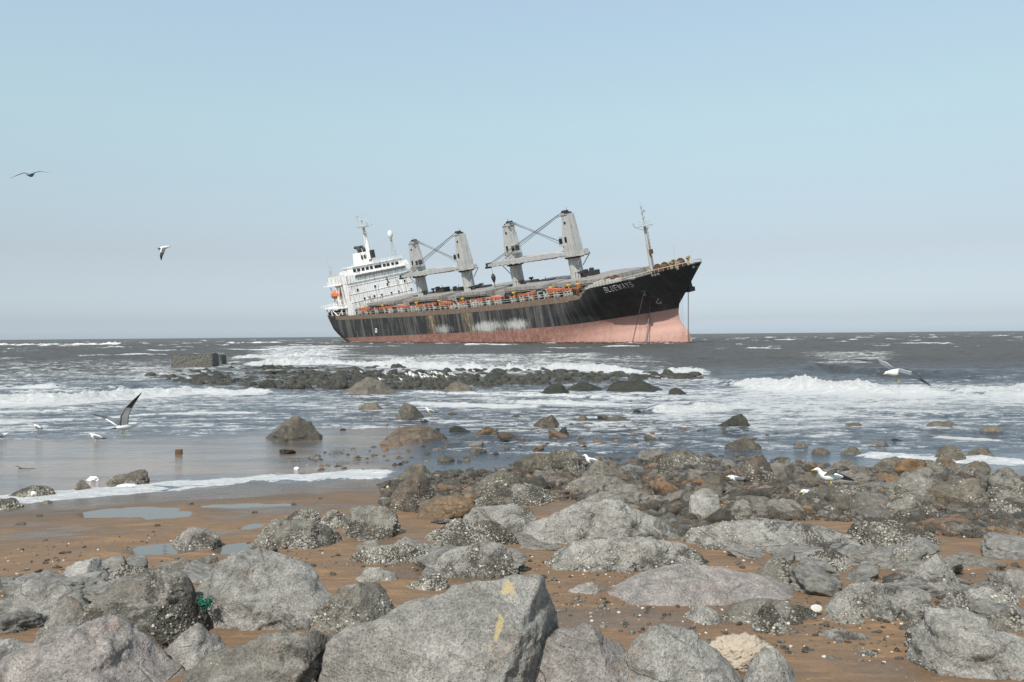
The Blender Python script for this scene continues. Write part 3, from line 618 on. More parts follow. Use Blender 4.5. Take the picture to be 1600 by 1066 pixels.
B('smallest flat stone lying alone on the sand at lower right', 'grey', 1032, [(1328, 1029), (1342, 1018), (1362, 1016), (1380, 1028)], 4, .7, 50, 0, .4, 66)
B('grey bulge of rock behind the right end of the broad slab', 'barn', 915, [(1180, 905), (1200, 880), (1230, 872), (1258, 880), (1262, 905)], 5, .7, 48, 0, .6, 67)
B('thin ledge rock between the broad slab and the smooth-backed boulder', 'grey', 862, [(1092, 858), (1110, 842), (1150, 838), (1180, 845), (1200, 856)], 5, .5, 55, 0, .6, 68)
# --- upper rubble
B('reddish-brown block by the narrow water channel', 'ochre', 800, [(610, 795), (613, 758), (632, 742), (662, 742), (680, 752), (683, 795)], 5, .7, 35, 0, .5, 69)
B('dark grey rounded rock behind the reddish-brown block', 'wet', 760, [(620, 755), (628, 735), (645, 725), (665, 727), (682, 752)], 5, .8, 45, 0, .4, 70)
B('largest brown barnacled rock beside the standing gull', 'wet', 748, [(845, 742), (850, 718), (866, 703), (900, 701), (918, 716), (924, 742)], 5, .8, 42, 0, .65, 71)
B('rounded brown rock heap left of centre at the water edge', 'wet', 775, [(735, 772), (752, 748), (785, 734), (812, 738), (825, 765)], 5, .8, 45, 0, .6, 72)
B('lower grey rock with shell clusters in front of the brown heap', 'barn', 792, [(738, 788), (762, 766), (800, 756), (838, 757), (862, 772), (866, 786)], 5, .7, 48, 0, .9, 73)
B('barnacled rock ringed by swash foam on the left beach', 'wet', 762, [(160, 758), (178, 748), (205, 738), (222, 734), (229, 758)], 5, .7, 40, 0, .5, 74)
B('small pyramid rock at the swash edge on the left beach', 'wet', 772, [(104, 769), (114, 755), (123, 750), (134, 759), (143, 769)], 5, .8, 38, 0, .4, 75)
B('craggy barnacled rock splashed by foam at the left edge', 'wet', 784, [(8, 782), (30, 768), (58, 759), (76, 762), (87, 780)], 5, .7, 42, 0, .8, 76)
B('low barnacled rock at the far left edge of the sand', 'wet', 798, [(-30, 794), (-5, 780), (18, 778), (34, 792)], 5, .7, 48, 0, .7, 77)
B('small stone left alone by the left swash', 'wet', 788, [(60, 787), (68, 782), (76, 782), (82, 787)], 4, .7, 48, 0, .3, 78)
B('large pointed-back rock standing alone in the shallows, left of centre', 'wet', 693, [(403, 688), (418, 672), (440, 658), (468, 650), (500, 655), (512, 664), (498, 686)], 5, .7, 40, 0, .7, 79)
B('conical rock in the shallows, behind the low weedy ones', 'wet', 656, [(616, 652), (625, 638), (634, 630), (645, 633), (662, 652)], 5, .8, 36, 0, .7, 80)
B('low dark rock in the shallows left of the conical one', 'wet', 641, [(560, 638), (570, 629), (590, 629), (599, 638)], 4, .7, 45, 0, .5, 81)
B('wide weedy rock below the conical one', 'ochre', 692, [(602, 688), (612, 672), (640, 664), (668, 666), (695, 684)], 5, .7, 45, 0, .5, 82)
B('flat weed-covered rock in front of the wide weedy one', 'ochre', 700, [(590, 698), (605, 688), (622, 687), (630, 697)], 4, .7, 48, 0, .3, 83)
B('rock with a reddish left side, alone in the centre shallows', 'ochre', 671, [(828, 668), (842, 652), (858, 648), (872, 655), (880, 666)], 5, .8, 42, 0, .7, 84)
B('tiny knob of rock right of the reddish-sided one', 'wet', 661, [(900, 659), (910, 648), (920, 652), (926, 659)], 4, .8, 42, 0, .4, 85)
B('low shelly mound right of the tiny knob', 'wet', 661, [(942, 659), (955, 650), (975, 650), (992, 659)], 4, .7, 48, 0, .8, 86)
B('jagged dark rock pointing right, alone in the water', 'reef', 670, [(1118, 668), (1138, 655), (1165, 647), (1171, 664)], 5, .7, 38, 0, .2, 87)
B('long flat-topped dark rock like a log in the surf', 'reef', 614, [(948, 612), (956, 599), (985, 594), (1044, 595), (1049, 611)], 5, .5, 35, 0, .2, 88)
B('smaller dark rock at the right end of the log-like one', 'reef', 618, [(1044, 616), (1052, 606), (1068, 609), (1080, 616)], 4, .7, 42, 0, .2, 89)
B('black peaked rock left of the log-like one', 'reef', 618, [(844, 616), (862, 602), (877, 598), (895, 616)], 5, .8, 38, 0, .1, 90)
B('green-tinged hump joined to the black peaked rock', 'reef', 613, [(884, 611), (900, 599), (922, 597), (942, 610)], 5, .7, 42, 0, .2, 91)
B('broad brown cone-shaped rock in the reef', 'wet', 617, [(536, 615), (556, 599), (574, 589), (592, 595), (618, 613)], 5, .7, 36, 0, .3, 92)
B('brown rock with a steep right side in the reef', 'wet', 615, [(684, 613), (704, 602), (730, 597), (738, 612)], 5, .7, 38, 0, .3, 93)
B('barnacled mound in the shallows off the right rubble', 'wet', 706, [(1128, 703), (1145, 690), (1165, 684), (1198, 700)], 5, .7, 46, 0, .8, 94)
B('wide flat barnacled rock in the rubble right of the gull', 'wet', 735, [(1025, 730), (1040, 708), (1075, 701), (1110, 704), (1145, 725)], 5, .7, 50, 0, .7, 95)
B('brown dome-shaped rock in the right rubble', 'ochre', 755, [(1150, 750), (1160, 727), (1182, 715), (1202, 724), (1212, 750)], 5, .8, 42, 0, .6, 96)
B('rust-coloured mound alone in the water at right', 'ochre', 669, [(1318, 667), (1330, 660), (1342, 661), (1350, 667)], 4, .7, 45, 0, .3, 97)
B('low knobbly rock right of the rust-coloured mound', 'wet', 668, [(1448, 666), (1462, 658), (1482, 659), (1500, 667)], 4, .6, 48, 0, .5, 98)
B('darker dome in the water near the right edge', 'wet', 678, [(1526, 676), (1542, 666), (1556, 666), (1574, 676)], 4, .7, 45, 0, .4, 99)
B('rounded rock awash in front of the right rubble', 'wet', 699, [(1352, 697), (1366, 689), (1382, 689), (1394, 697)], 4, .7, 48, 0, .4, 100)
B('little pointed stone just right of the awash rock', 'reef', 692, [(1394, 691), (1400, 685), (1410, 688), (1416, 691)], 4, .7, 45, 0, .2, 101)
B('tall brown rock with a dark right side at the right waterline', 'wet', 724, [(1462, 721), (1478, 702), (1493, 695), (1503, 706), (1508, 720)], 5, .8, 38, 0, .5, 102)
B('flat-topped rock lapped by foam at the right waterline', 'wet', 721, [(1505, 719), (1525, 704), (1548, 699), (1556, 704), (1556, 719)], 5, .7, 42, 0, .5, 103)
B('long brown slab lying across the right waterline', 'wet', 742, [(1368, 738), (1376, 718), (1400, 713), (1470, 714), (1498, 722), (1504, 738)], 5, .5, 48, 0, .5, 104)
B('reddish lump at the right end of the long brown slab', 'ochre', 738, [(1452, 735), (1465, 716), (1485, 712), (1502, 722), (1506, 735)], 5, .7, 45, 0, .4, 105)
B('flat dark slab near the right edge of the rubble', 'wet', 748, [(1490, 745), (1512, 724), (1540, 720), (1558, 724), (1566, 740)], 5, .6, 48, 0, .5, 106)
B('dark grey boulder leaning right with a black hollow beneath', 'barn', 790, [(1378, 785), (1395, 762), (1422, 742), (1446, 735), (1462, 750), (1469, 782)], 5, .8, 40, -10, .5, 107)
B('smooth brown slab between two dark boulders, right edge', 'wet', 792, [(1458, 788), (1464, 758), (1490, 750), (1535, 747), (1550, 760), (1552, 786)], 5, .7, 42, 0, .35, 108)
B('tallest dark boulder at the right edge of the rubble', 'barn', 788, [(1544, 782), (1548, 738), (1566, 730), (1600, 732), (1650, 765)], 5, .7, 38, 0, .6, 109)
B('flat shelly rock below the tallest right-edge boulder', 'barn', 812, [(1518, 806), (1530, 785), (1565, 779), (1610, 783), (1640, 806)], 5, .7, 50, 0, .9, 110)
B('brown cracked rock below the gull with folded wings', 'wet', 812, [(1292, 806), (1304, 784), (1326, 773), (1352, 775), (1368, 788), (1366, 806)], 5, .8, 42, 0, .4, 111)
B('arched grey rock with a dark hollow on its right', 'barn', 816, [(1378, 810), (1394, 790), (1422, 774), (1450, 773), (1470, 792), (1478, 808)], 5, .8, 45, 0, .6, 112)
B('broad brown shelf where the black-tailed gull lands', 'wet', 788, [(1230, 784), (1244, 768), (1280, 760), (1340, 758), (1372, 768), (1384, 784)], 5, .7, 58, 0, .6, 113)
B('round dark rock at the waterline behind the landing gull', 'wet', 742, [(1294, 738), (1304, 724), (1325, 718), (1342, 726), (1348, 738)], 5, .7, 44, 0, .3, 114)
B('brown cone-shaped stone on the waterline, centre right', 'wet', 714, [(1314, 711), (1326, 702), (1337, 698), (1350, 711)], 4, .8, 42, 0, .4, 115)
B('smooth reddish flat-topped stone left of the cone-shaped stone', 'ochre', 712, [(1266, 710), (1274, 700), (1292, 701), (1302, 710)], 4, .7, 42, 0, .1, 116)
B('stone with a pointed top left of the reddish flat-topped one', 'wet', 702, [(1242, 701), (1252, 689), (1260, 692), (1270, 701)], 4, .7, 42, 0, .5, 117)
B('grey weed-fringed rock in the middle of the rubble', 'barn', 776, [(880, 772), (900, 752), (940, 742), (985, 745), (1010, 770)], 5, .7, 52, 0, .5, 118)
B('yellowish rounded stone in the wet rubble', 'ochre', 772, [(1030, 771), (1036, 762), (1046, 758), (1056, 770)], 4, .8, 42, 0, .1, 119)
B('long low grey rock between rubble and whale-backed boulder', 'barn', 792, [(900, 788), (930, 768), (985, 765), (1040, 778), (1060, 790)], 5, .5, 52, 0, .5, 120)

# ---------------- loose stones ----------------
def proto_mesh(mat, seed, lvl=4, flat=.72):
    rng = np.random.RandomState(seed); D, Fa = ico(lvl); pl = []
    for i in range(13):
        n = rng.normal(size=3); n /= np.linalg.norm(n); pl.append((n, rng.uniform(.30, .55)))
    V = D*np.minimum(solve_radius(D, pl, 24), .75)[:, None]; V = surface_noise(V, 1., rng, 2.2, .14); V[:, 2] *= flat
    V[:, 0] *= .5/np.abs(V[:, 0]).max()
    o = mesh_obj('stone', V, Fa, M[mat], smooth=True, attrs={'barn': rng.uniform(-.3, .7) - V[:, 2]})
    me = o.data; bpy.data.objects.remove(o); return me
PRO = {k: [proto_mesh(k, 200 + 10*i + j, 5 if k in ('grey', 'barn') else 4) for j in range(5)] for i, k in enumerate(('wet', 'ochre', 'barn', 'reef', 'grey'))}
def in_poly(u, v, poly):
    c = False; n = len(poly)
    for i in range(n):
        a, b = poly[i], poly[(i+1) % n]
        if (a[1] > v) != (b[1] > v) and u < (b[0]-a[0])*(v-a[1])/(b[1]-a[1]) + a[0]: c = not c
    return c
def sample(poly, n, rng):
    us = [p[0] for p in poly]; vs = [p[1] for p in poly]; out = []
    while len(out) < n:
        u, v = rng.uniform(min(us), max(us)), rng.uniform(min(vs), max(vs))
        if in_poly(u, v, poly): out.append((u, v))
    return out
RUB = [(590, 758), (640, 742), (760, 736), (860, 716), (1010, 716), (1150, 712), (1260, 722), (1380, 738), (1610, 748), (1640, 830), (1500, 842), (1330, 815), (1180, 812), (1080, 842), (1010, 808), (900, 782), (780, 790), (700, 812), (600, 792)]
REEF = [(230, 590), (330, 578), (420, 574), (560, 578), (700, 574), (830, 580), (960, 586), (1100, 588), (1100, 596), (930, 600), (820, 604), (700, 610), (560, 610), (420, 608), (300, 604)]
REEF2 = [(180, 583), (350, 570), (430, 566), (640, 570), (860, 574), (1105, 585), (1095, 594), (860, 598), (600, 590), (330, 590)]
SHAL = [(560, 700), (420, 720), (560, 742), (640, 735), (760, 720), (860, 700), (1020, 700), (1250, 690), (1240, 676), (900, 655), (660, 690)]
SHAL2 = [(400, 700), (580, 630), (740, 625), (1000, 640), (1020, 690), (640, 740), (400, 735)]
FORE = [(0, 860), (250, 830), (500, 860), (900, 850), (1280, 870), (1600, 880), (1600, 1060), (1000, 1000), (700, 900), (400, 900), (0, 1000)]
BEACHL = [(0, 770), (300, 745), (560, 750), (560, 800), (300, 850), (0, 850)]
FILL1 = [(0, 915), (120, 890), (330, 900), (340, 1050), (0, 1060)]
FILL2 = [(400, 838), (560, 820), (840, 812), (900, 850), (860, 900), (680, 912), (560, 880), (420, 880)]
FILL3 = [(1060, 870), (1200, 858), (1600, 862), (1600, 1000), (1400, 960), (1240, 960), (1120, 930), (1230, 900)]
import re
def short(lb):
    return re.split(r' with | at | in | on | by | behind| between| beside| cut | tucked| left| right| pointing| alone| wedged| thick| leaning| crusted| dotted| ringed| splashed| lying| standing| joined| lapped| awash| like | where| below|,', lb)[0].replace('huge ', 'big ')
_used = {}
ADJ = {'wet': 'dark brown', 'ochre': 'rust-tinged', 'barn': 'grey crusted', 'grey': 'pale grey', 'reef': 'black weedy'}
def near_label(o, k, s, s0, s1, noun, where):
    x, y = o.location.x, o.location.y; best = min(ROCKS, key=lambda r: ((r[6][0] - x)**2 + ((r[6][1] - y)*.7)**2)**.5 - r[1]*.3)
    dx, dy = x - best[6][0], y - best[6][1]; side = ('right of' if dx > 0 else 'left of') if abs(dx) > abs(dy)*.7 else ('behind' if dy > 0 else 'in front of')
    q = (s - s0)/(s1 - s0); sz = 'large' if q > .6 else 'middling' if q > .3 else 'small' if q > .1 else 'tiny'
    for pre in ('', 'flat ', 'upright ', 'tilted ', 'rounded ', 'angular '):
        ok = pre == '' or {'flat ': o.scale.z < .8*s, 'upright ': o.scale.z > 1.1*s, 'tilted ': abs(o.rotation_euler.x) > .18, 'rounded ': o.scale.x < 1.1*s, 'angular ': True}[pre]
        dist = (dx*dx + dy*dy)**.5; clo = 'close ' if dist < best[1]*.8 else ''
        lb = f'{sz} {pre}{ADJ[k]} {noun} {clo}{side} the {short(best[0]["label"])}{where}'
        if len(lb.split()) > 16: lb = ' '.join(lb.split()[:16])
        if ok and lb not in _used: break
    _used[lb] = 1; return lb
def stones(poly, n, kinds, s0, s1, label, group, seed, name='stone', sink=.35, big=2.):
    rng = np.random.RandomState(seed)
    for p in at_ground_many(sample(poly, n, rng)):
        k = kinds[rng.randint(len(kinds))]; s = s0 + (s1 - s0)*rng.rand()**big
        o = bpy.data.objects.new(name, PRO[k][rng.randint(5)]); COL.objects.link(o)
        o.location = (p[0], p[1], p[2] + s*(.30 - sink)*.8); o.scale = (s*rng.uniform(.9, 1.5), s*rng.uniform(.7, 1.1), s*rng.uniform(.7, 1.25))
        o.scale.z *= .62 if name == 'reef_rock' else .8
        if name == 'rock': o.scale.x *= 1.35
        o.rotation_euler = (rng.uniform(-.3, .3), rng.uniform(-.3, .3), rng.uniform(-.5, .5) + (3.14 if rng.rand() < .5 else 0) if name == 'rock' else rng.uniform(0, 6.28)); tag(o, near_label(o, k, s, s0, s1, 'rock' if 'rock' in name else 'pebble' if name == 'pebble' else 'stone', ' in the surf' if name == 'reef_rock' else ''), 'stone', group)
stones(RUB, 120, ['wet', 'wet', 'ochre', 'barn', 'barn'], .14, .46, 'wet brown barnacled stone among the rubble at the water edge', 'stones of the rubble bank', 1)
stones(RUB, 44, ['wet', 'barn', 'barn', 'ochre', 'wet'], .38, .85, 'rock in the rubble', 'larger rocks of the rubble bank', 41, 'rubble_rock', big=1.3)
stones(REEF, 62, ['reef'], .45, 1.5, 'dark weedy rock in the reef across the surf', 'rocks of the surf reef', 2, 'reef_rock')
stones(REEF2, 34, ['reef'], .5, 1.9, 'black rock awash in the white surf behind the reef', 'rocks awash behind the reef', 3, 'reef_rock')
stones(SHAL, 30, ['wet', 'ochre', 'wet'], .12, .36, 'small brown stone poking out of the shallows by the rubble', 'stones in the near shallows', 4)
stones(SHAL2, 60, ['wet', 'ochre', 'reef'], .14, .55, 'small dark stone scattered in the calm shallow water left of centre', 'stones in the centre shallows', 5)
stones(BEACHL, 12, ['wet', 'barn', 'ochre'], .06, .16, 'tiny stone lying on the open brown sand at left', 'stones on the open sand', 6, 'pebble')
stones(FORE, 36, ['barn', 'grey', 'ochre'], .05, .16, 'small crusted stone on the sand between the grey boulders', 'stones between the boulders', 7, 'pebble')
stones(FILL1, 18, ['grey'], .22, .5, 'grey rock packed among the boulders at lower left', 'rocks packed at lower left', 31, 'rock', sink=.3, big=1)
stones(FILL2, 16, ['grey'], .2, .45, 'grey rock packed among the boulders at centre', 'rocks packed at centre', 32, 'rock', sink=.3, big=1)
stones(FILL3, 24, ['grey'], .2, .46, 'grey rock packed among the boulders at right', 'rocks packed at right', 33, 'rock', sink=.3, big=1)
def stuff_mesh(name, poly, n, s0, s1, mat, seed, label, cat, flat=.8, sink=.12, water=False, big=3.):
    rng = np.random.RandomState(seed); D, Fa = ico(2); vs = []; fs = []
    prot = []; tn = []
    for j in range(6):
        pl = []
        for i in range(9):
            q = rng.normal(size=3); q /= np.linalg.norm(q); pl.append((q, rng.uniform(.35, .6)))
        W = D*np.minimum(solve_radius(D, pl, 24), .75)[:, None]*(1 + .12*fbm(D*2.3 + j, 3, ridged=True))[:, None]; prot.append(W*[1, 1, flat])
    for i, p in enumerate(at_ground_many(sample(poly, n, rng))):
        s = s0 + (s1 - s0)*rng.rand()**big; a = rng.uniform(0, 6.28); c, d = math.cos(a), math.sin(a)
        W = prot[rng.randint(6)]*[s*rng.uniform(.8, 1.5), s, s*rng.uniform(.6, 1.2)]
        W = W @ np.array([[c, d, 0], [-d, c, 0], [0, 0, 1]]) + [p[0], p[1], p[2] + s*(.2 - sink)]
        fs.append(Fa + i*len(D)); vs.append(W); tn.append(np.full(len(D), rng.rand()))
    V = np.concatenate(vs); o = mesh_obj(name, V, np.concatenate(fs), M[mat], smooth=True, attrs={'barn': np.full(len(V), .45), 'tone': np.concatenate(tn)})
    return tag(o, label, cat, kind='stuff')
stuff_mesh('rubble', RUB, 3800, .05, .18, 'wet', 21, 'wet brown rubble of countless small stones at the water edge', 'rubble')
stuff_mesh('rubble', RUB, 2600, .04, .16, 'ochre', 22, 'rust-stained cobbles mixed through the rubble bank', 'rubble')
stuff_mesh('rubble', RUB, 900, .04, .16, 'barn', 23, 'grey barnacled cobbles mixed through the rubble bank', 'rubble')
stuff_mesh('reef_rubble', REEF, 3200, .12, .66, 'reef', 24, 'mass of dark mussel-covered rubble forming the reef in the surf', 'rubble')
stuff_mesh('shingle', SHAL, 420, .03, .14, 'ochre', 25, 'brown shingle showing through the shallows', 'shingle')
stuff_mesh('shell_grit', FORE, 1500, .012, .045, 'barn', 26, 'shell grit and pebbles strewn between the grey boulders', 'grit')
M['shell'] = plain('shell_white', (.50, .475, .42), .6)
stuff_mesh('shell_bits', FORE, 420, .010, .028, 'shell', 27, 'broken white shells strewn between the grey boulders', 'shells')
stuff_mesh('shell_bits', RUB, 1100, .012, .05, 'shell', 28, 'white oyster shells lodged in the rubble bank', 'shells')
for o_ in [q for q in bpy.data.objects if q.get('category') == 'stone']: o_['label'] = o_['label'].replace(' in the surf', '')
_lg = {}
for o_ in [q for q in bpy.data.objects if q.get('category') == 'stone']: _lg.setdefault(o_['label'], []).append(o_)
NTH = ['leftmost', 'second from left', 'third from left', 'fourth from left', 'fifth from left', 'sixth from left', 'seventh from left', 'eighth from left', 'ninth from left', 'tenth from left', 'eleventh from left', 'twelfth from left', 'thirteenth from left', 'fourteenth from left', 'fifteenth from left', 'sixteenth from left', 'seventeenth from left', 'eighteenth from left']
for lb, os_ in _lg.items():
    if len(os_) > 1:
        for i_, o_ in enumerate(sorted(os_, key=lambda q: q.location.x/q.location.y)):
            w_ = lb.replace('angular ', '').split(); t_ = NTH[min(i_, 17)].split(); o_['label'] = ' '.join(w_[:16 - len(t_)]) + ', ' + ' '.join(t_)
# barnacle clusters standing on the boulders (one crust per boulder)
def barnacles():
    rng = np.random.RandomState(5); n5 = 6
    a = np.linspace(0, 2*np.pi, n5, endpoint=False)
    for o, Wm, top, barn, V, Fa, loc in list(ROCKS):
        if barn < .3 or loc[1] > 19: continue
        N = int(min(2600, 2600*barn*barn*min(1.3, Wm)))
        tri = V[Fa]; nr = np.cross(tri[:, 1]-tri[:, 0], tri[:, 2]-tri[:, 0]); ar = np.linalg.norm(nr, axis=1); nr = nr/np.maximum(ar, 1e-9)[:, None]; cen = tri.mean(1)
        pat = fbm(cen*3.1/max(.5, Wm) + o.location[0]*7, 3)
        wgt = ar*np.clip(.25 + .9*(1 - cen[:, 2]/top) + 1.4*pat - (.75 - barn), 0, 1.5)**2*(nr[:, 1] < .4)*(cen[:, 2] > .08)
        if wgt.sum() <= 0: continue
        idx = rng.choice(len(wgt), N, p=wgt/wgt.sum())
        c = cen[idx]; nn = nr[idx] + rng.normal(size=(N, 3))*.35; nn /= np.linalg.norm(nn, axis=1)[:, None]
        sgn = np.sign((nn*nr[idx]).sum(1)); nn *= sgn[:, None]
        t = np.cross(nn, [.3, .5, .8]); t /= np.linalg.norm(t, axis=1)[:, None]; b = np.cross(nn, t)
        s = (.0035 + .008*rng.rand(N)**2.5)*(1 + .04*loc[1]); VV = []
        for rr, hh in ((1.15, -.4), (.62, .8)):
            ring = (t[:, None]*np.cos(a)[None, :, None] + b[:, None]*np.sin(a)[None, :, None]*rng.uniform(.6, 1, (N, 1, 1)))*(s*rr)[:, None, None] + c[:, None] + nn[:, None]*(s*hh)[:, None, None]
            VV.append(ring)
        VV = np.concatenate(VV, 1)  # N,2*n5,3
        base = (np.arange(N)*2*n5)[:, None]
        Q = np.concatenate([base + np.array([[j, (j+1) % n5, n5 + (j+1) % n5, n5 + j]]) for j in range(n5)], 0)
        Q = np.concatenate([Q, base + [[n5, n5+1, n5+2, n5+3]], base + [[n5, n5+3, n5+4, n5+5]]], 0)
        r1 = rng.rand(N) < .07*(.4 + 1.2*barn); fm = np.tile(r1.astype(int), n5 + 2)
        q = mesh_obj('barnacles', VV.reshape(-1, 3), Q, [M['crust'], M['shell']], o, fmat=fm); q['kind'] = 'stuff'
M['crust'] = plain('barnacle_grey', (.25, .235, .20), .8)
barnacles()

# ---------------- concrete blocks in the surf ----------------
def conc():
    t = NT('mussel_covered_concrete'); co = t.coord('Object'); sz = t.n('SeparateXYZ'); t.l(t.coord('Object'), sz.inputs[0])
    a = t.noise(co, 1.5, 6, .7); m = t.vor(co, 7); b = t.ramp(t.math('ADD', sz.outputs[2], t.math('MULTIPLY', a, .8)), .95, 1.5)
    col = t.mix(b, t.mix(t.ramp(m, .1, .5), (.27, .225, .16), (.08, .07, .05)), (.13, .125, .11))
    return t.done(col, .85, t.bump(t.math('ADD', m, a), .12, .8), .3)
M['concrete'] = conc()
def block(name, label, u0, u1, vt, vb, Y, depth, yaw):
    mb = MB(); wd = (u1-u0)/FPX*Y; c = at_d(.5*(u0+u1), vb, Y); zt = at_d(.5*(u0+u1), vt, Y)[2]
    h = zt + .9; mb.box((0, 0, h/2), (wd, depth, h), top=(.985, .97))
    o = mb.build(name, M['concrete'], loc=(c[0], Y, -.9)); o.rotation_euler = (0, R(-1.6), R(yaw))
    bm = bmesh.new(); bm.from_mesh(o.data); bmesh.ops.bevel(bm, geom=bm.edges, offset=.07, segments=2, affect='EDGES'); bmesh.ops.triangulate(bm, faces=bm.faces)
    for _ in range(5): bmesh.ops.subdivide_edges(bm, edges=[e for e in bm.edges if e.calc_length() > .18], cuts=1)
    V = np.array([v.co for v in bm.verts]); nz = fbm(V*3 + u0, 4)*.07 + fbm(V*11, 2)*.03
    bm.normal_update()
    for v, d in zip(bm.verts, nz): v.co += v.normal*float(d)
    bm.to_mesh(o.data); bm.free(); return tag(o, label, 'concrete block')
block('concrete_block', 'big square concrete block standing in the surf at left', 274, 338, 553, 580, 73, 1.9, 3)
block('concrete_block', 'narrow concrete block close behind the big square one', 336, 351, 555, 578, 77, 1.6, 3)

# ---------------- small things on the shore ----------------
g = at_z(279, 711, -.02); mb = MB(); mb.box((0, 0, .06), (.155, .1, .14), top=(.97, .95)); mb.box((0, 0, .133), (.15, .095, .012), top=(.9, .9)); mb.box((.02, -.051, .05), (.08, .006, .05))
M['wood'] = plain('wet_orange_brown_brick', (.13, .07, .035), .5)
o = mb.build('brick', M['wood'], loc=tuple(g), bevel=.012); o.rotation_euler = (0, 0, .12); tag(o, 'square rust-brown brick sitting in the calm water at left', 'brick')
g = at_ground(40, 735); g = at_z(40, 734, .005); mb = MB(); mb.tube([(-.18, 0, .01), (-.08, .01, .02), (.05, 0, .012), (.16, .01, .02), (.2, .01, .015)], [.006, .01, .009, .007, .003], 7); mb.tube([(-.1, 0, .02), (-.2, .02, .07), (-.26, .03, .08)], [.01, .007, .003], 5)
tag(mb.build('driftwood_stick', M['darkmetal'], smooth=True, loc=tuple(g)), 'thin dark stick lying in the wet sheen of the left beach', 'stick')
# foam lumps
M['foam'] = (lambda t: t.done(t.mix(t.ramp(t.noise(t.coord('Object'), 30, 5), .3, .7), (.85, .85, .84), (.66, .66, .65)), .9, t.bump(t.vor(t.coord('Object'), 60), .01, .7), .2))(NT('sea_foam'))
def foam_lump(u, v, wpx, hpx, label, seed):
    g = at_z(u, v, 0.) if v < 770 else at_ground(u, v); Y = g[1]; sx, sz = wpx/FPX*Y/2, hpx/FPX*Y; rng = np.random.RandomState(seed)
    D, Fa = ico(5); V = D*(1 + .35*fbm(D*2.2 + seed, 4)[:, None] + .10*fbm(D*9 + seed, 3)[:, None]); V *= [sx, sx*.9, sz*.9]
    tag(mesh_obj('foam_clump', V, Fa, M['foam'], smooth=True, loc=(g[0], g[1], g[2] + sz*.1)), label, 'foam')
foam_lump(145, 751, 17, 6, 'white foam clump drifting above the pyramid rock', 3)
foam_lump(53, 780, 22, 13, 'large white foam clump against the craggy left rock', 5)
foam_lump(197, 761, 30, 4, 'low foam heap at the foot of the left barnacled rock', 8)
foam_lump(463, 734, 8, 4, 'white foam tuft standing in the shallows left of centre', 6)
# green net
M['net'] = plain('green_netting', (.015, .16, .10), .8)
g = at_ground(322, 968); Yn = g[1] - .38; mb = MB(); rng = np.random.RandomState(9)
base = at_d(321, 945, Yn)
for k in range(18):
    pts = []; p = np.array([rng.uniform(-.04, .04), rng.uniform(-.04, .04), rng.uniform(-.03, .03)]); d = rng.normal(size=3)
    for s_ in range(9): pts.append(tuple(p)); d = d*.7 + rng.normal(size=3)*.5 - p*6; d /= np.linalg.norm(d); p = p + d*.018
    mb.tube(pts, .0035, 4)
tag(mb.build('net_tangle', M['net'], smooth=True, loc=tuple(base)), 'tangle of green fishing net stuck between two grey boulders', 'fishing net')
# white shell
g = at_ground(1277, 963); mb = MB(); rings = []
for i in range(9):
    t = i/8; rr = .040*math.sin(math.pi*(.06 + .9*t))**.7; rings.append([(rr*math.cos(a)*1.15, -.02 + .045*t + .3*rr*math.sin(a), .01 + .02*math.sin(math.pi*t) + rr*.6*math.sin(a)*(1 + .06*math.cos(8*a))) for a in np.linspace(0, 2*np.pi, 24, endpoint=False)])
mb.loft(rings); tag(mb.build('sea_shell', M['shell'], smooth=True, loc=(g[0], g[1], g[2] + .03)), 'bright white sea shell between dark rocks at lower right', 'shell')
# pale spongy clump
M['sponge'] = plain('cream_sponge', (.40, .335, .26), .9)
g = at_ground(1172, 1058); Y = g[1]; D, Fa = ico(6); V = D*(1 + .30*fbm(D*2.6 + 4, 4)[:, None] + .22*fbm(D*7 + 1, 3, ridged=True)[:, None] + .06*fbm(D*22, 2)[:, None]); V *= [58/FPX*Y*.92, .12, 32/FPX*Y]
tag(mesh_obj('sponge_clump', V, Fa, M['sponge'], smooth=True, loc=(g[0], g[1] + .22, g[2] + .02)), 'pale cream tufted sponge clump on the sand at bottom right', 'sponge')

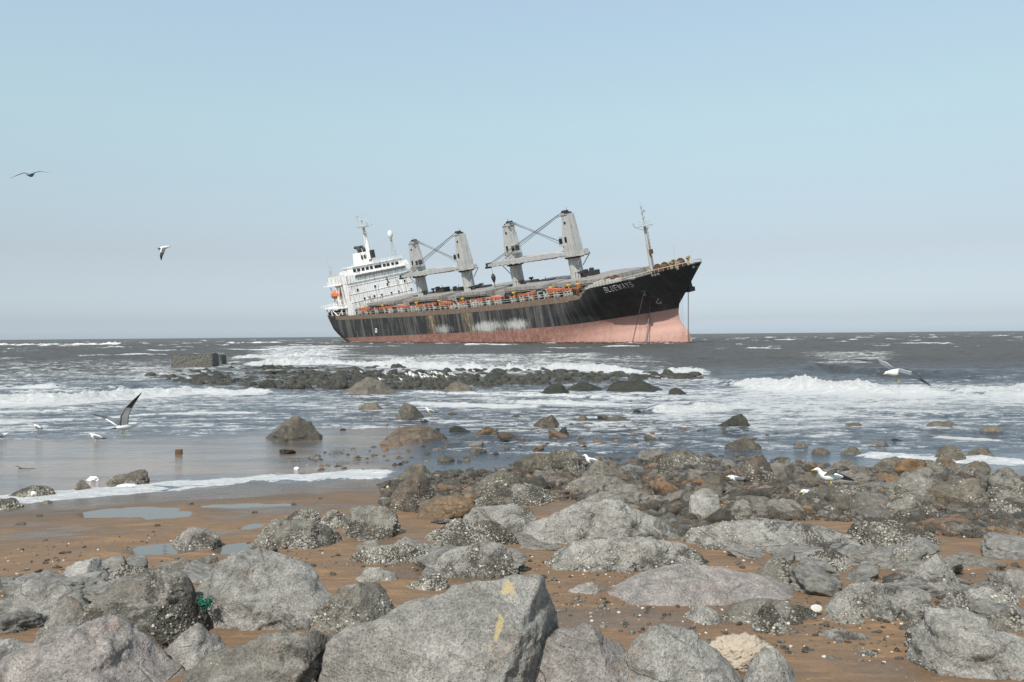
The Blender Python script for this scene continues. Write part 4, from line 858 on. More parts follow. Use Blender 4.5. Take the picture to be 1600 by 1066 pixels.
# ---------------- gulls ----------------
GM = [plain('gull_white', (.80, .80, .78), .7), plain('gull_grey', (.16, .17, .18), .7), plain('gull_black', (.02, .02, .022), .6), plain('gull_yellow', (.70, .50, .05), .5), plain('gull_dark_grey', (.07, .075, .08), .7)]
def ring(c, d, ry, rz, n=14, up=(0, 0, 1)):
    d = Vector(d).normalized(); a = d.cross(Vector(up)).normalized(); b = a.cross(d).normalized()
    return [Vector(c) + a*(math.cos(t)*ry) + b*(math.sin(t)*rz) for t in [2*math.pi*j/n for j in range(n)]]
def gull_mesh(kind, neck=0., wings=None, legs=True, lower=0.):
    """local frame: +X forward, +Z up; wings: two lists of (x, y, z, chord)"""
    mb = MB()
    if kind == 'stand': path = [(-.235, 0, .135, .004, .006), (-.17, 0, .15, .030, .016), (-.10, 0, .165, .048, .042), (-.02, 0, .175, .062, .062), (.05, 0, .185, .060, .062), (.095, 0, .215, .043, .048), (.115, 0, .25 + neck, .030, .034), (.125, 0, .28 + neck, .028, .03), (.145, 0, .30 + neck, .028, .027), (.172, 0, .302 + neck, .016, .018), (.186, 0, .298 + neck, .008, .010), (.215, 0, .294 + neck, .005, .008), (.228, 0, .288 + neck, .002, .003)]
    else: path = [(-.24, 0, .0, .045, .005), (-.17, 0, .0, .034, .014), (-.10, 0, .0, .045, .038), (-.02, 0, -.005, .058, .055), (.05, 0, -.004, .056, .056), (.11, 0, .008, .040, .042), (.15, 0, .018, .030, .032), (.185, 0, .02, .026, .027), (.205, 0, .018, .016, .018), (.215, 0, .016, .009, .010), (.24, 0, .013, .005, .007), (.252, 0, .008, .002, .002)]
    rings = []
    for i, (x, y, z, a, b) in enumerate(path):
        p0 = path[max(i-1, 0)]; p1 = path[min(i+1, len(path)-1)]; d = (p1[0]-p0[0], 0, p1[2]-p0[2])
        rings.append(ring((x, y, z), d, a, b, 16))
    ms = [0]*len(path); ms[0] = 2; ms[-1] = 3; ms[-2] = 3; ms[-3] = 3
    mb.loft(rings, ms)
    # eyes
    hx, hz = (path[-5][0] + .006, path[-5][2] + .006)
    for s in (-1, 1): mb.tube([(hx, s*(path[-5][3] - .004), hz), (hx, s*(path[-5][3] + .002), hz)], [.005, .003], 6, 2)
    if wings is None and kind == 'stand':    # folded wings
        for s in (-1, 1):
            rr = [(.075, .030, .205, .006, .012), (.04, .050, .200, .014, .036), (-.03, .056, .188, .014, .044), (-.11, .046, .172, .012, .034), (-.18, .030, .155, .009, .020), (-.25, .018, .142, .006, .010), (-.30, .010, .135, .002, .003)]
            rings = [ring((x, s*y, z), (-1, 0, -.2), a, b, 10) for x, y, z, a, b in rr]
            mb.loft(rings, [1, 1, 1, 1, 2, 2])
    for W in wings or []:
        rings = []; n = len(W); ms = []
        for i, (x, y, z, c) in enumerate(W):
            p0 = Vector(W[max(i-1, 0)][:3]); p1 = Vector(W[min(i+1, n-1)][:3]); d = (p1 - p0).normalized()
            f = Vector((1, 0, 0)); f = (f - d*f.dot(d)); f = f.normalized() if f.length > .2 else Vector((0, 0, -1)); nr = d.cross(f).normalized()
            pr = [(0, 0), (.12, .07), (.45, .085), (.8, .035), (1, 0), (.8, -.005), (.45, .02), (.12, -.035)]
            rings.append([Vector((x, y, z)) + f*(c*(.35 - q)) + nr*(c*h*(.9 if nr.z > 0 else -.9)) for q, h in pr])
        tip = [1]*(n-3) + [4, 2]
        b0 = len(mb.M); mb.loft(rings, tip + [2])
        # white leading/trailing edge and pale underside
        for i in range(n-1):
            for j in range(8):
                k = b0 + i*8 + j
                if j in (3,): mb.M[k] = 0 if i < n-3 else mb.M[k]
                if j in (5, 6) and i < n-3: mb.M[k] = 0
    if legs:
        zz = path[3][2] - path[3][4]*.8
        for s in (-1, 1):
            if kind == 'stand':
                mb.tube([(.0, s*.028, zz), (.004, s*.03, .06), (.0, s*.03, .006)], [.008, .005, .004], 6, 3)
                for aa in (-.5, 0, .5): mb.tube([(0, s*.03, .006), (.045*math.cos(aa), s*.03 + .045*math.sin(aa), .003)], [.004, .002], 5, 3)
                mb.add([(0, s*.03, .006), (.042, s*.03 - .02, .003), (.047, s*.03, .004), (.042, s*.03 + .02, .003), (0.003, s*.03, .001)], [(0, 1, 2), (0, 2, 3), (4, 2, 1), (4, 3, 2), (0, 4, 1), (0, 3, 4)], 3)
            elif legs == 'dangle':
                mb.tube([(-.04, s*.025, -.04), (-.05, s*.03, -.085), (-.035, s*.032, -.125)], [.008, .0055, .004], 6, 3)
                for aa in (-.5, 0, .5): mb.tube([(-.035, s*.032, -.125), (-.035 + .03*math.cos(aa), s*.032 + .03*math.sin(aa), -.15)], [.004, .002], 5, 3)
    return mb
def stand_gull(u, v, yaw, label, Y=None, z=None, scale=1., group=None, neck=0., lower=0., me=None):
    p = at_d(u, v, Y) if Y else at_ground(u, v)
    if z is not None: p[2] = z
    if p[2] < 0: p = at_z(u, v, 0.)
    if me is None: o = gull_mesh('stand', neck).build('seagull', GM, smooth=True)
    else: o = bpy.data.objects.new('seagull', me); COL.objects.link(o)
    o.location = (p[0], p[1], p[2] - lower); o.rotation_euler = (0, 0, R(yaw)); o.scale = (scale,)*3
    return tag(o, label, 'seagull', group)
stand_gull(150, 692, 168, 'white gull standing in the shallow water below the flying one at left', scale=1.08, neck=-.045, lower=.04)
stand_gull(58, 674, 150, 'gull with dark wings standing farthest left but one in the shallows', scale=.95, neck=-.05, lower=.05)
stand_gull(4, 683, 10, 'gull at the very left edge sitting low in the water', scale=.8, neck=-.06, lower=.09)
stand_gull(673, 668, 165, 'white-headed gull standing behind the wide weedy rock', scale=1.0, z=.02, neck=-.02)
stand_gull(926, 735, 158, 'gull with folded grey wings standing beside the largest brown rock', Y=at_ground(926, 741)[1], scale=1.0, neck=-.01)
stand_gull(1150, 752, 185, 'grey-winged gull half hidden behind the dark block in the rubble', Y=at_ground(1150, 756)[1], scale=.8, neck=-.07, lower=.10)
stand_gull(1262, 778, 215, 'crouching dark gull on the brown shelf, in front of the landing one', Y=at_ground(1262, 780)[1] - .05, scale=.85, neck=-.08, lower=.08)
gm_ = gull_mesh('stand', -.02).build('seagull', GM, smooth=True); gme = gm_.data; bpy.data.objects.remove(gm_)
rng = np.random.RandomState(4)
for k in range(34):
    u = 585 + 110*rng.rand() if k % 3 == 0 else 640 + 70*rng.rand(); v = 586 + 9*rng.rand()
    if k > 28: u = 565 + 180*rng.rand(); v = 584 + 16*rng.rand()
    p = at_z(u, v + 6, 0); stand_gull(u, v, rng.uniform(120, 240), 'small white gull resting in the flock on the dark reef', Y=p[1] - .4, scale=rng.uniform(.85, 1.1), group='gulls flocking on the reef', me=gme)
def fly_gull(u, v, Y, fwd, wl, wr, label, legs=False, dark=False, scale=1., up=(0, 0, 1)):
    """fwd: world direction; wl/wr: picture offsets (px right, px up, metres away) of the wing joints with chord"""
    c = at_d(u, v, Y); f = Vector(fwd).normalized(); up = Vector(up); lft = up.cross(f).normalized(); upv = f.cross(lft).normalized()
    Rm = Matrix((f, lft, upv)).transposed()
    W = []
    for w_ in (wl, wr):
        J = []
        for (du, dv, dy, ch) in w_:
            q = Vector((du/FPX*Y, dy, dv/FPX*Y)); lc = Rm.transposed() @ q/scale; J.append((lc.x, lc.y, lc.z, ch/scale))
        W.append(J)
    o = gull_mesh('fly', 0, W, legs).build('seagull', GM, smooth=True)
    if dark:
        o.data.materials[0] = GM[1]; o.data.materials[1] = GM[4]; o.data.materials[4] = GM[2]  # darker plumage colours paint in the shading of the underside
    o.matrix_world = Matrix.Translation(c) @ Rm.to_4x4() @ Matrix.Scale(scale, 4)
    return tag(o, label, 'seagull')
fly_gull(49, 274, 25, (-.1, .95, .2), [(-2, 1, 0, .13), (-10, 3.5, 0, .14), (-16, 1.5, 0, .12), (-24, -1.5, 0, .07), (-32, -4.5, 0, .02)], [(2, 1, 0, .13), (8, 4, 0, .14), (15, 5.5, 0, .12), (22, 4.5, 0, .07), (31, 3, 0, .02)], 'gull gliding with wide level wings high in the sky at the left edge', dark=True)
fly_gull(257, 387, 30, (.75, .5, .15), [(-2, 1, -.02, .14), (-4, 1, .05, .15), (-7, .5, .12, .13), (-10, -.5, .2, .09), (-14, -3, .28, .02)], [(1, 0, -.03, .15), (0, -5, -.08, .15), (-.5, -9, -.1, .13), (-2, -14, -.12, .10), (-2.5, -20, -.12, .03)], 'gull in the sky left of the ship, one dark wing beating down')
fly_gull(196, 667, 14, (.55, .8, .05), [(-5, 2, 0, .15), (-16, 9, 0, .15), (-28, 14, .02, .12), (-44, 17.5, .05, .07), (-60, 20, .08, .015)], [(1, 3, -.04, .16), (3, 17, -.06, .16), (10, 30, -.08, .13), (20, 42, -.1, .08), (31, 54, -.12, .015)], 'gull with one wing raised steeply, flying low over the shallows at left', 'dangle', scale=1.05)
fly_gull(1399, 582, 13.2, (-.75, -.35, -.12), [(-4, 4, .05, .15), (-12, 12, .1, .14), (-20, 16, .12, .12), (-38, 18, .15, .08), (-58, 20, .2, .015)], [(3, 3, -.04, .15), (12, 0, -.08, .14), (20, -3, -.1, .12), (33, -11, -.12, .08), (49, -21, -.15, .015)], 'gull banking low over the breakers at right with its dark wings spread', 'dangle', scale=1.1)
# the landing gull: standing pose, wings half open
g = at_ground(1300, 768); Yg = g[1]
wl = [(.05, .04, .20, .12), (.0, .10, .26, .13), (-.06, .16, .30, .12), (-.15, .17, .29, .08), (-.24, .15, .27, .02)]
wr = [(.05, -.04, .20, .12), (.03, -.09, .22, .12), (-.04, -.13, .18, .11), (-.18, -.12, .12, .08), (-.34, -.10, .06, .015)]
o = gull_mesh('stand', .0, [wl, wr]).build('seagull', GM, smooth=True); c = at_d(1300, 765, Yg)
o.location = tuple(c); o.rotation_euler = (0, R(8), R(172)); o.scale = (1.2,)*3; tag(o, 'large yellow-legged gull landing on the brown shelf with its wings half open', 'seagull')

# ---------------- the ship (own frame: X to the bow, Y to port, Z up, metres) ----------------
TH, HEEL, TRIM = 0.8946, 0.2145, 0.0048
SHIP = Matrix.Translation((-64.9595, 346.477, -1.2912)) @ Matrix.Rotation(-TH, 4, 'Z') @ Matrix.Rotation(-TRIM, 4, 'Y') @ Matrix.Rotation(HEEL, 4, 'X')
SI = SHIP.inverted()
def inv(u, v, axis, val):
    O = SI @ Vector((0, 0, CAM_H)); D = (SI @ (Vector((0, 0, CAM_H)) + Vector(ray(u, v)))) - O
    return O + D*((val - O[axis])/D[axis])
M['ochrepaint'] = plain('faded_ochre_paint', (.34, .26, .12), .7)
ship = bpy.data.objects.new('cargo_ship', None); COL.objects.link(ship); ship.matrix_world = SHIP
tag(ship, 'rusty black and red bulk carrier aground and listing, with four deck cranes', 'ship')
HB = 14.9
DX = [-6, -1.5, 8.5, 12, 17.4, 69, 97.5, 126, 143, 154.3, 155.6, 157.6, 159.5, 165.4, 172, 175.5, 186]
DZ = [17.0, 16.7, 16.2, 14.9, 14.5, 14.4, 14.5, 15.1, 15.8, 16.1, 16.8, 18.6, 19.0, 19.5, 20.1, 20.6, 21.5]
def deckz(x): return np.interp(x, DX, DZ)
def stem_x(z): return np.interp(z, [-4, -1, 1.1, 3.2, 4.6, 5.8, 7.2, 9, 11.2, 15.3, 21.5], [176.6, 177.7, 178.0, 177.6, 176.8, 175.7, 175.0, 174.9, 175.6, 179.3, 184.4])
def aft_x(z): return np.interp(z, [-4, 1, 4.4, 8, 10.9, 16.7], [12, 5, .8, -1.8, -2.6, -3.2])
def halfb(x, z):
    Le = np.interp(z, [0, 5, 10, 16, 21], [42, 40, 35, 29, 24]); t = np.clip((stem_x(z) - x)/Le, 0, 1)
    ex = np.interp(z, [0, 4, 8, 16, 21], [.75, .9, 1.05, .85, .75]); g = np.sin(np.pi/2*t)**ex
    La = np.interp(z, [-3, 4, 10, 16], [40, 26, 17, 13]); b0 = np.interp(z, [-3, 4, 10, 16], [.08, .40, .62, .70])
    t2 = np.clip((x - aft_x(z))/La, 0, 1); g2 = b0 + (1 - b0)*np.sin(np.pi/2*t2)
    return np.maximum(HB*g*g2, .06)
def hull():
    ns, nt = 420, 56; s = np.linspace(0, 1, ns); s = s + .12*np.sin(2*np.pi*s)/(2*np.pi)*-1*1.0
    s = .5 - .5*np.cos(np.pi*np.linspace(0, 1, ns))*(.55) - .45*(.5 - np.linspace(0, 1, ns))
    s = (s - s[0])/(s[-1] - s[0]); t = np.linspace(0, 1, nt)
    Sg, Tg = np.meshgrid(s, t, indexing='ij'); X = Sg*185
    Z = -3 + Tg*18
    for _ in range(8):
        X = aft_x(Z) + Sg*(stem_x(Z) - aft_x(Z)); Z = -3 + Tg*(deckz(X) + 3)
    Yb = halfb(X, Z); Vs = np.stack([X, -Yb, Z], -1); Vp = np.stack([X, Yb, Z], -1)
    V = np.concatenate([Vs.reshape(-1, 3), Vp.reshape(-1, 3)]); i = np.arange(ns*nt).reshape(ns, nt); k = ns*nt
    q = np.stack([i[:-1, :-1], i[1:, :-1], i[1:, 1:], i[:-1, 1:]], -1).reshape(-1, 4)
    F = np.concatenate([q, q[:, ::-1] + k, np.stack([i[0, :-1], i[0, 1:], i[0, 1:] + k, i[0, :-1] + k], -1), np.stack([i[-1, :-1], i[-1, :-1] + k, i[-1, 1:] + k, i[-1, 1:]], -1)])
    x = V[:, 0]; z = V[:, 2]
    boot = z - np.interp(x, [0, 11, 48, 95, 124, 141, 157, 170, 180], [6.4, 6.7, 7.3, 7.9, 8.5, 9.0, 9.5, 9.9, 10.3])
    wz = (np.array(SHIP) @ np.c_[V, np.ones(len(V))].T)[2]
    scuff = np.exp(-((x - 112)/9)**2) + .9*np.exp(-((x - 128)/7)**2)*1.2 + .8*np.exp(-((x - 88)/7)**2)
    scuff = (scuff + .30*np.exp(-((x - 100)/26)**2))*np.exp(-((boot - 1.4)/2.8)**2)
    yel = np.exp(-((x - 82)/2.2)**2) + .8*np.exp(-((x - 103)/2.)**2)
    o = mesh_obj('hull', V, F, hull_mat(), ship, smooth=True, attrs={'boot': boot, 'wl': wz, 'scuff': scuff, 'yel': yel, 'deckd': deckz(x) - z, 'fwd': sstep(135, 165, x)})
    return o
def hull_mat():
    t = NT('hull_paint'); co = t.coord('Object')
    st = t.coord('Object', (.55, .0, .035)); st2 = t.coord('Object', (1.6, 0, .10)); pn = t.coord('Object', (.3, 0, .3))
    boot, wl, sc, ye, fw, dd = (t.attr(k) for k in ('boot', 'wl', 'scuff', 'yel', 'fwd', 'deckd'))
    s1 = t.noise(st, 1, 5, .6); s2 = t.noise(st2, 1, 6, .7); n1 = t.noise(pn, 1, 7, .7); n2 = t.noise(co, .9, 6, .75)
    notf = t.math('SUBTRACT', 1, t.math('MULTIPLY', fw, .8))
    blk = t.mix(t.ramp(n1, .3, .7), (.024, .025, .027), (.045, .045, .046))
    blk = t.mix(t.math('MULTIPLY', t.ramp(s1, .47, .64, 0, .8), notf), blk, (.14, .135, .12))
    blk = t.mix(t.math('MULTIPLY', t.ramp(s2, .54, .68, 0, .8), notf), blk, (.26, .245, .22))
    blk = t.mix(t.math('MULTIPLY', t.ramp(t.math('MULTIPLY', s2, n2), .34, .44, 0, .6), notf), blk, (.17, .10, .055))
    y = t.math('MULTIPLY', t.math('MULTIPLY', ye, .75), t.ramp(t.math('ADD', s2, t.math('MULTIPLY', n2, .5)), .66, .84)); blk = t.mix(y, blk, (.45, .34, .20))
    w = t.ramp(t.math('ADD', t.math('MULTIPLY', sc, .42), t.math('MULTIPLY', t.math('ADD', t.math('MULTIPLY', n2, .7), t.math('MULTIPLY', s2, 1.3)), .5)), .76, 1.04); blk = t.mix(w, blk, (.52, .51, .48))
    red = t.mix(t.ramp(n1, .3, .7), (.29, .135, .105), (.21, .095, .07))
    red = t.mix(t.ramp(n2, .42, .7, 0, .7), red, (.46, .29, .25)); red = t.mix(t.math('MULTIPLY', fw, .75), red, (.47, .275, .225))
    red = t.mix(t.ramp(s2, .54, .72, 0, .6), red, (.16, .095, .075)); red = t.mix(t.ramp(t.noise(t.coord('Object', (2.6, 0, .5)), 1, 7, .75), .5, .7, 0, .4), red, (.40, .30, .26)); red = t.mix(t.ramp(s1, .56, .7, 0, .5), red, (.22, .10, .07))
    red = t.mix(t.math('MULTIPLY', w, .35), red, (.6, .45, .4)); red = t.mix(t.math('MULTIPLY', t.ramp(n2, .6, .7), notf), red, (.30, .11, .04))
    edge = t.math('ADD', boot, t.math('MULTIPLY', t.math('SUBTRACT', n2, .5), .5))
    col = t.mix(t.ramp(edge, -.12, .12), red, blk)
    weed = t.math('ADD', wl, t.math('MULTIPLY', t.math('SUBTRACT', s2, .5), 1.2)); col = t.mix(t.ramp(weed, .5, 1.0, 1, 0), col, (.03, .022, .016))
    # plating seams
    z = t.n('SeparateXYZ'); t.l(co, z.inputs[0]); fx = t.math('ABSOLUTE', t.math('SUBTRACT', t.math('FRACT', t.math('DIVIDE', z.outputs[0], 9.)), .5))
    fz = t.math('ABSOLUTE', t.math('SUBTRACT', t.math('FRACT', t.math('DIVIDE', z.outputs[2], 2.6)), .5))
    seam = t.math('MAXIMUM', t.ramp(fx, .0, .012, 1, 0), t.ramp(fz, 0, .03, 1, 0))
    dent = t.noise(t.coord('Object', (.45, 0, .25)), 1, 3)
    nb = t.bump(dent, .35, .5); nb = t.bump(seam, .05, .5, nb); col = t.mix(t.math('MULTIPLY', seam, .15), col, (.12, .08, .06))
    return t.done(col, t.ramp(n2, .3, .7, .45, .75), nb, .4)
hull()
P = lambda mb, name, mats, parent=ship, **k: mb.build(name, mats, parent, **k)
# decks
def deck_strip(x0, x1, dz, name, mat, n=40, inset=.15):
    xs = np.linspace(x0, x1, n); V = []; F = []
    for x in xs:
        z = deckz(x) + dz; b = float(halfb(x, min(z, 21))) - inset; b = max(b, .05); V += [(x, -b, z), (x, b, z)]
    F = [(2*i, 2*i + 2, 2*i + 3, 2*i + 1) for i in range(n-1)]
    V2 = [(a, b, c - .15) for a, b, c in V]; k = len(V); F2 = [tuple(j + k for j in f[::-1]) for f in F]
    F += F2 + [(0, 1, k+1, k), (k-2, k-1+0, 2*k-1, 2*k-2)] + [(2*i + k, 2*i + 2 + k, 2*i + 2, 2*i) for i in range(n-1)] + [(2*i+1, 2*i+3, 2*i+3+k, 2*i+1+k) for i in range(n-1)]
    mesh_obj(name, V + V2, F, M[mat], ship)
deck_strip(12, 155, -.04, 'deck', 'rusty'); deck_strip(-3, 12, -1.5, 'poop_deck', 'rusty', 12, .3); deck_strip(157.8, 183.6, -.9, 'forecastle_deck', 'deckgrey', 30, .3)
# low rusty side bulwark with a ragged top
def side_wall():
    xs = np.arange(13, 156, .5); V = []; F = []; rng = np.random.RandomState(2)
    for s in (-1, 1):
        b = len(V)
        for x in xs:
            hb = float(halfb(x, 15.)) ; z = deckz(x); h = 1.25 + .12*rng.rand()
            V += [(x, s*(hb + .04), z - .35), (x, s*(hb + .04), z + h), (x, s*(hb - .10), z + h), (x, s*(hb - .10), z - .35)]
        for i in range(len(xs)-1):
            for j in range(4): F.append((b + i*4 + j, b + (i+1)*4 + j, b + (i+1)*4 + (j+1) % 4, b + i*4 + (j+1) % 4))
    o = mesh_obj('bulwark', V, F, M['rusty'], ship); bm = bmesh.new(); bm.from_mesh(o.data); bmesh.ops.recalc_face_normals(bm, faces=bm.faces); bm.to_mesh(o.data); bm.free()
side_wall()
# hatches
HATCH = [(32, 52.5), (62, 82), (91.5, 108.5), (117.5, 135.5), (144.5, 158.5)]
for k, (a, b) in enumerate(HATCH):
    m = (a + b)/2; z0 = float(deckz(m)) ; zt = 18.3 + (m - 30)*.011
    c = MB(); c.box((m, 0, (z0 + zt)/2), (b - a, 20, zt - z0), top=(1, .97))
    for x in np.arange(a + .8, b, 1.7):
        for s in (-1, 1): c.box((x, s*9.98, (z0 + zt)/2), (.18, .5, zt - z0 - .3))
    for s in (-1, 1): c.box((m, s*10.2, zt - .25), (b - a + .1, .7, .16))
    co = P(c, 'hatch_coaming', M['deckgrey'])
    h = MB(); n = 5; w_ = (b - a)/n
    for i in range(n): h.box((a + w_*(i + .5), 0, zt + .52 + .04*(i % 2)), (w_ - .12, 20.6, .95), top=(.97, .99))
    h.build('hatch_cover', M['deckgrey'], co)
# crane houses between hatches
CX = [57.1, 86.5, 113.0, 140.0]
for k, x in enumerate(CX):
    z0 = float(deckz(x)); c = MB(); c.box((x, 0, z0 + 2.3), (6.6, 15, 4.6)); c.box((x - 1.5, -8.4, z0 + 1.6), (3, 3.4, 3.2)); c.box((x + 1.8, -8.2, z0 + 1.2), (2, 2.2, 2.4))
    P(c, 'winch_house', M['deckgrey'])
    g = MB()
    for dx in (-2.2, 1.4): g.box((x + dx, -9.9, z0 + 1.5), (.9, .12, 1.9)); g.cut()
    g.build_each('doorway', M['hole'], ship)
    e = MB()   # ventilators and winch on the house roof
    for dx, dy, r_, hh in ((3.9, -2, .8, 1.6), (4.6, 1.5, .6, 1.9), (-3.6, 3, .7, 1.5), (6.4, -3, .45, 1.)):
        e.tube([(x + dx, dy, z0 + 4.4), (x + dx, dy, z0 + 4.6 + hh)], r_*.5, 8); e.box((x + dx, dy, z0 + 4.8 + hh), (r_*1.7, r_*1.7, .6)); e.cut()
    for q in range(4): e.tube([(x + 2.8 + 1.1*q, -3.4, z0 + 4.5), (x + 2.8 + 1.1*q, -3.2, z0 + 6.6)], .07, 5)
    e.box((x + 4.4, -3.3, z0 + 6.5), (3.8, .15, .12))
    e.build_each('ventilator', M['darkmetal'], ship)
# side deck clutter: stanchions, rails, orange covers, winches, pipes
rng = np.random.RandomState(12)
ST = [x for x in np.arange(30, 154.5, 1.35)]
for x in ST[:98]:
    if rng.rand() < .07: continue
    z0 = float(deckz(x)) + 1.1; m = MB(); h = rng.uniform(1.1, 2.6)
    if rng.rand() < .75: m.box((x, -HB + .55, z0 + h/2), (.30, .3, h)); m.box((x + .35, -HB + .9, z0 + h*.4), (.5, .5, h*.35)); m.tube([(x, -HB + .5, z0 + h), (x + .6, -HB + 1.8, z0)], .07, 4)
    else: m.box((x, -HB + .6, z0 + h*.45), (.9, .5, h*.8)); m.box((x, -HB + .33, z0 + h*.45), (.5, .1, h*.4))
    P(m, 'stanchion', M[('rail', 'rail', 'crane', 'darkmetal', 'rope', 'rail', 'crane')[rng.randint(7)]])
rl = MB()
for zz in (1.9, 2.5): rl.tube([(x, -HB + .3, float(deckz(x)) + zz) for x in np.arange(14, 155, 3)], .05, 4)
P(rl, 'side_rail', M['rail'])
pp = MB()
for yy, zz, r_ in ((-13.2, 1.4, .28), (-12.4, 1.7, .22), (-11.6, 2.1, .3)): pp.tube([(x, yy, float(deckz(x)) + zz) for x in np.arange(30, 155, 4)], r_, 6)
for x in np.arange(31, 154, 2.6): pp.box((x, -12.4, float(deckz(x)) + .7), (.3, 2.4, 1.5))
P(pp, 'deck_pipes', M['rope'])
def cover(x0, x1, h0, h1, mat='orange'):
    z0, z1 = float(deckz(x0)) + 2.9, float(deckz(x1)) + 2.9; m = MB(); y = -HB + 1.1
    V = [(x0, y - .5, z0), (x1, y - .5, z1), (x1, y - .5, z1 + h1), (x0, y - .5, z0 + h0), (x0, y + .9, z0), (x1, y + .9, z1), (x1, y + .9, z1 + h1), (x0, y + .9, z0 + h0)]
    m.add(V, [(0, 1, 2, 3), (5, 4, 7, 6), (3, 2, 6, 7), (1, 0, 4, 5), (0, 3, 7, 4), (2, 1, 5, 6)])
    for q in np.linspace(x0, x1, 6): zq = np.interp(q, [x0, x1], [z0, z1]); m.box((q, y - .52, zq + .1), (.5, .2, .7))
    P(m, 'deck_cover', M[mat])
for u0, u1, a, b in ((561, 575, .9, .7), (580, 612, .25, .9), (621, 634, .9, .5), (640, 678, .2, .8), (690, 705, .9, .5), (716, 758, .2, .85), (769, 786, .9, .5), (800, 838, .25, .9), (859, 880, 1.1, .5), (884, 908, .3, .4)):
    q0, q1 = inv(u0, 470, 1, -13.8), inv(u1, 470, 1, -13.8)
    x0 = q0.x; x1 = q1.x; cover(x0, x1, a, b)
for u in (566, 594, 648, 684, 721, 803, 862, 890, 905):
    x = inv(u, 470, 1, -13.5).x; z0 = float(deckz(x)); m = MB(); m.tube([(x, -13, z0 + .5), (x, -13, z0 + 4.2)], .16, 6); m.tube([(x - .6, -13, z0 + 4), (x + .5, -13, z0 + 4.1)], .3, 8)
    P(m, 'vent_pipe', M['yellow'])
for u in (574, 614, 676, 703, 737, 762, 795, 812, 846, 872):
    x = inv(u, 470, 1, -13.5).x; z0 = float(deckz(x)); m = MB(); m.box((x, -12.6, z0 + 1.4), (2.6, 1.8, 2.4)); m.tube([(x - 1.1, -12.8, z0 + 3.1), (x + 1.1, -12.8, z0 + 3.1)], .7, 10); m.box((x - 1.5, -12.6, z0 + 2.8), (.3, 1.9, 2.2))
    P(m, 'mooring_winch', M['darkmetal'])
for u, ww in ((553, 3), (618, 5), (700, 5), (771, 4.5), (843, 5)):
    x = inv(u, 470, 1, -12.5).x; z0 = float(deckz(x)); m = MB(); m.box((x, -12, z0 + 1.9), (ww, 2.4, 3.4)); m.box((x, -13.3, z0 + 3.4), (ww + .6, .3, .3)); m.box((x, -13.3, z0 + 2.2), (ww + .6, .3, .2))
    P(m, 'deck_locker', M['crane'])
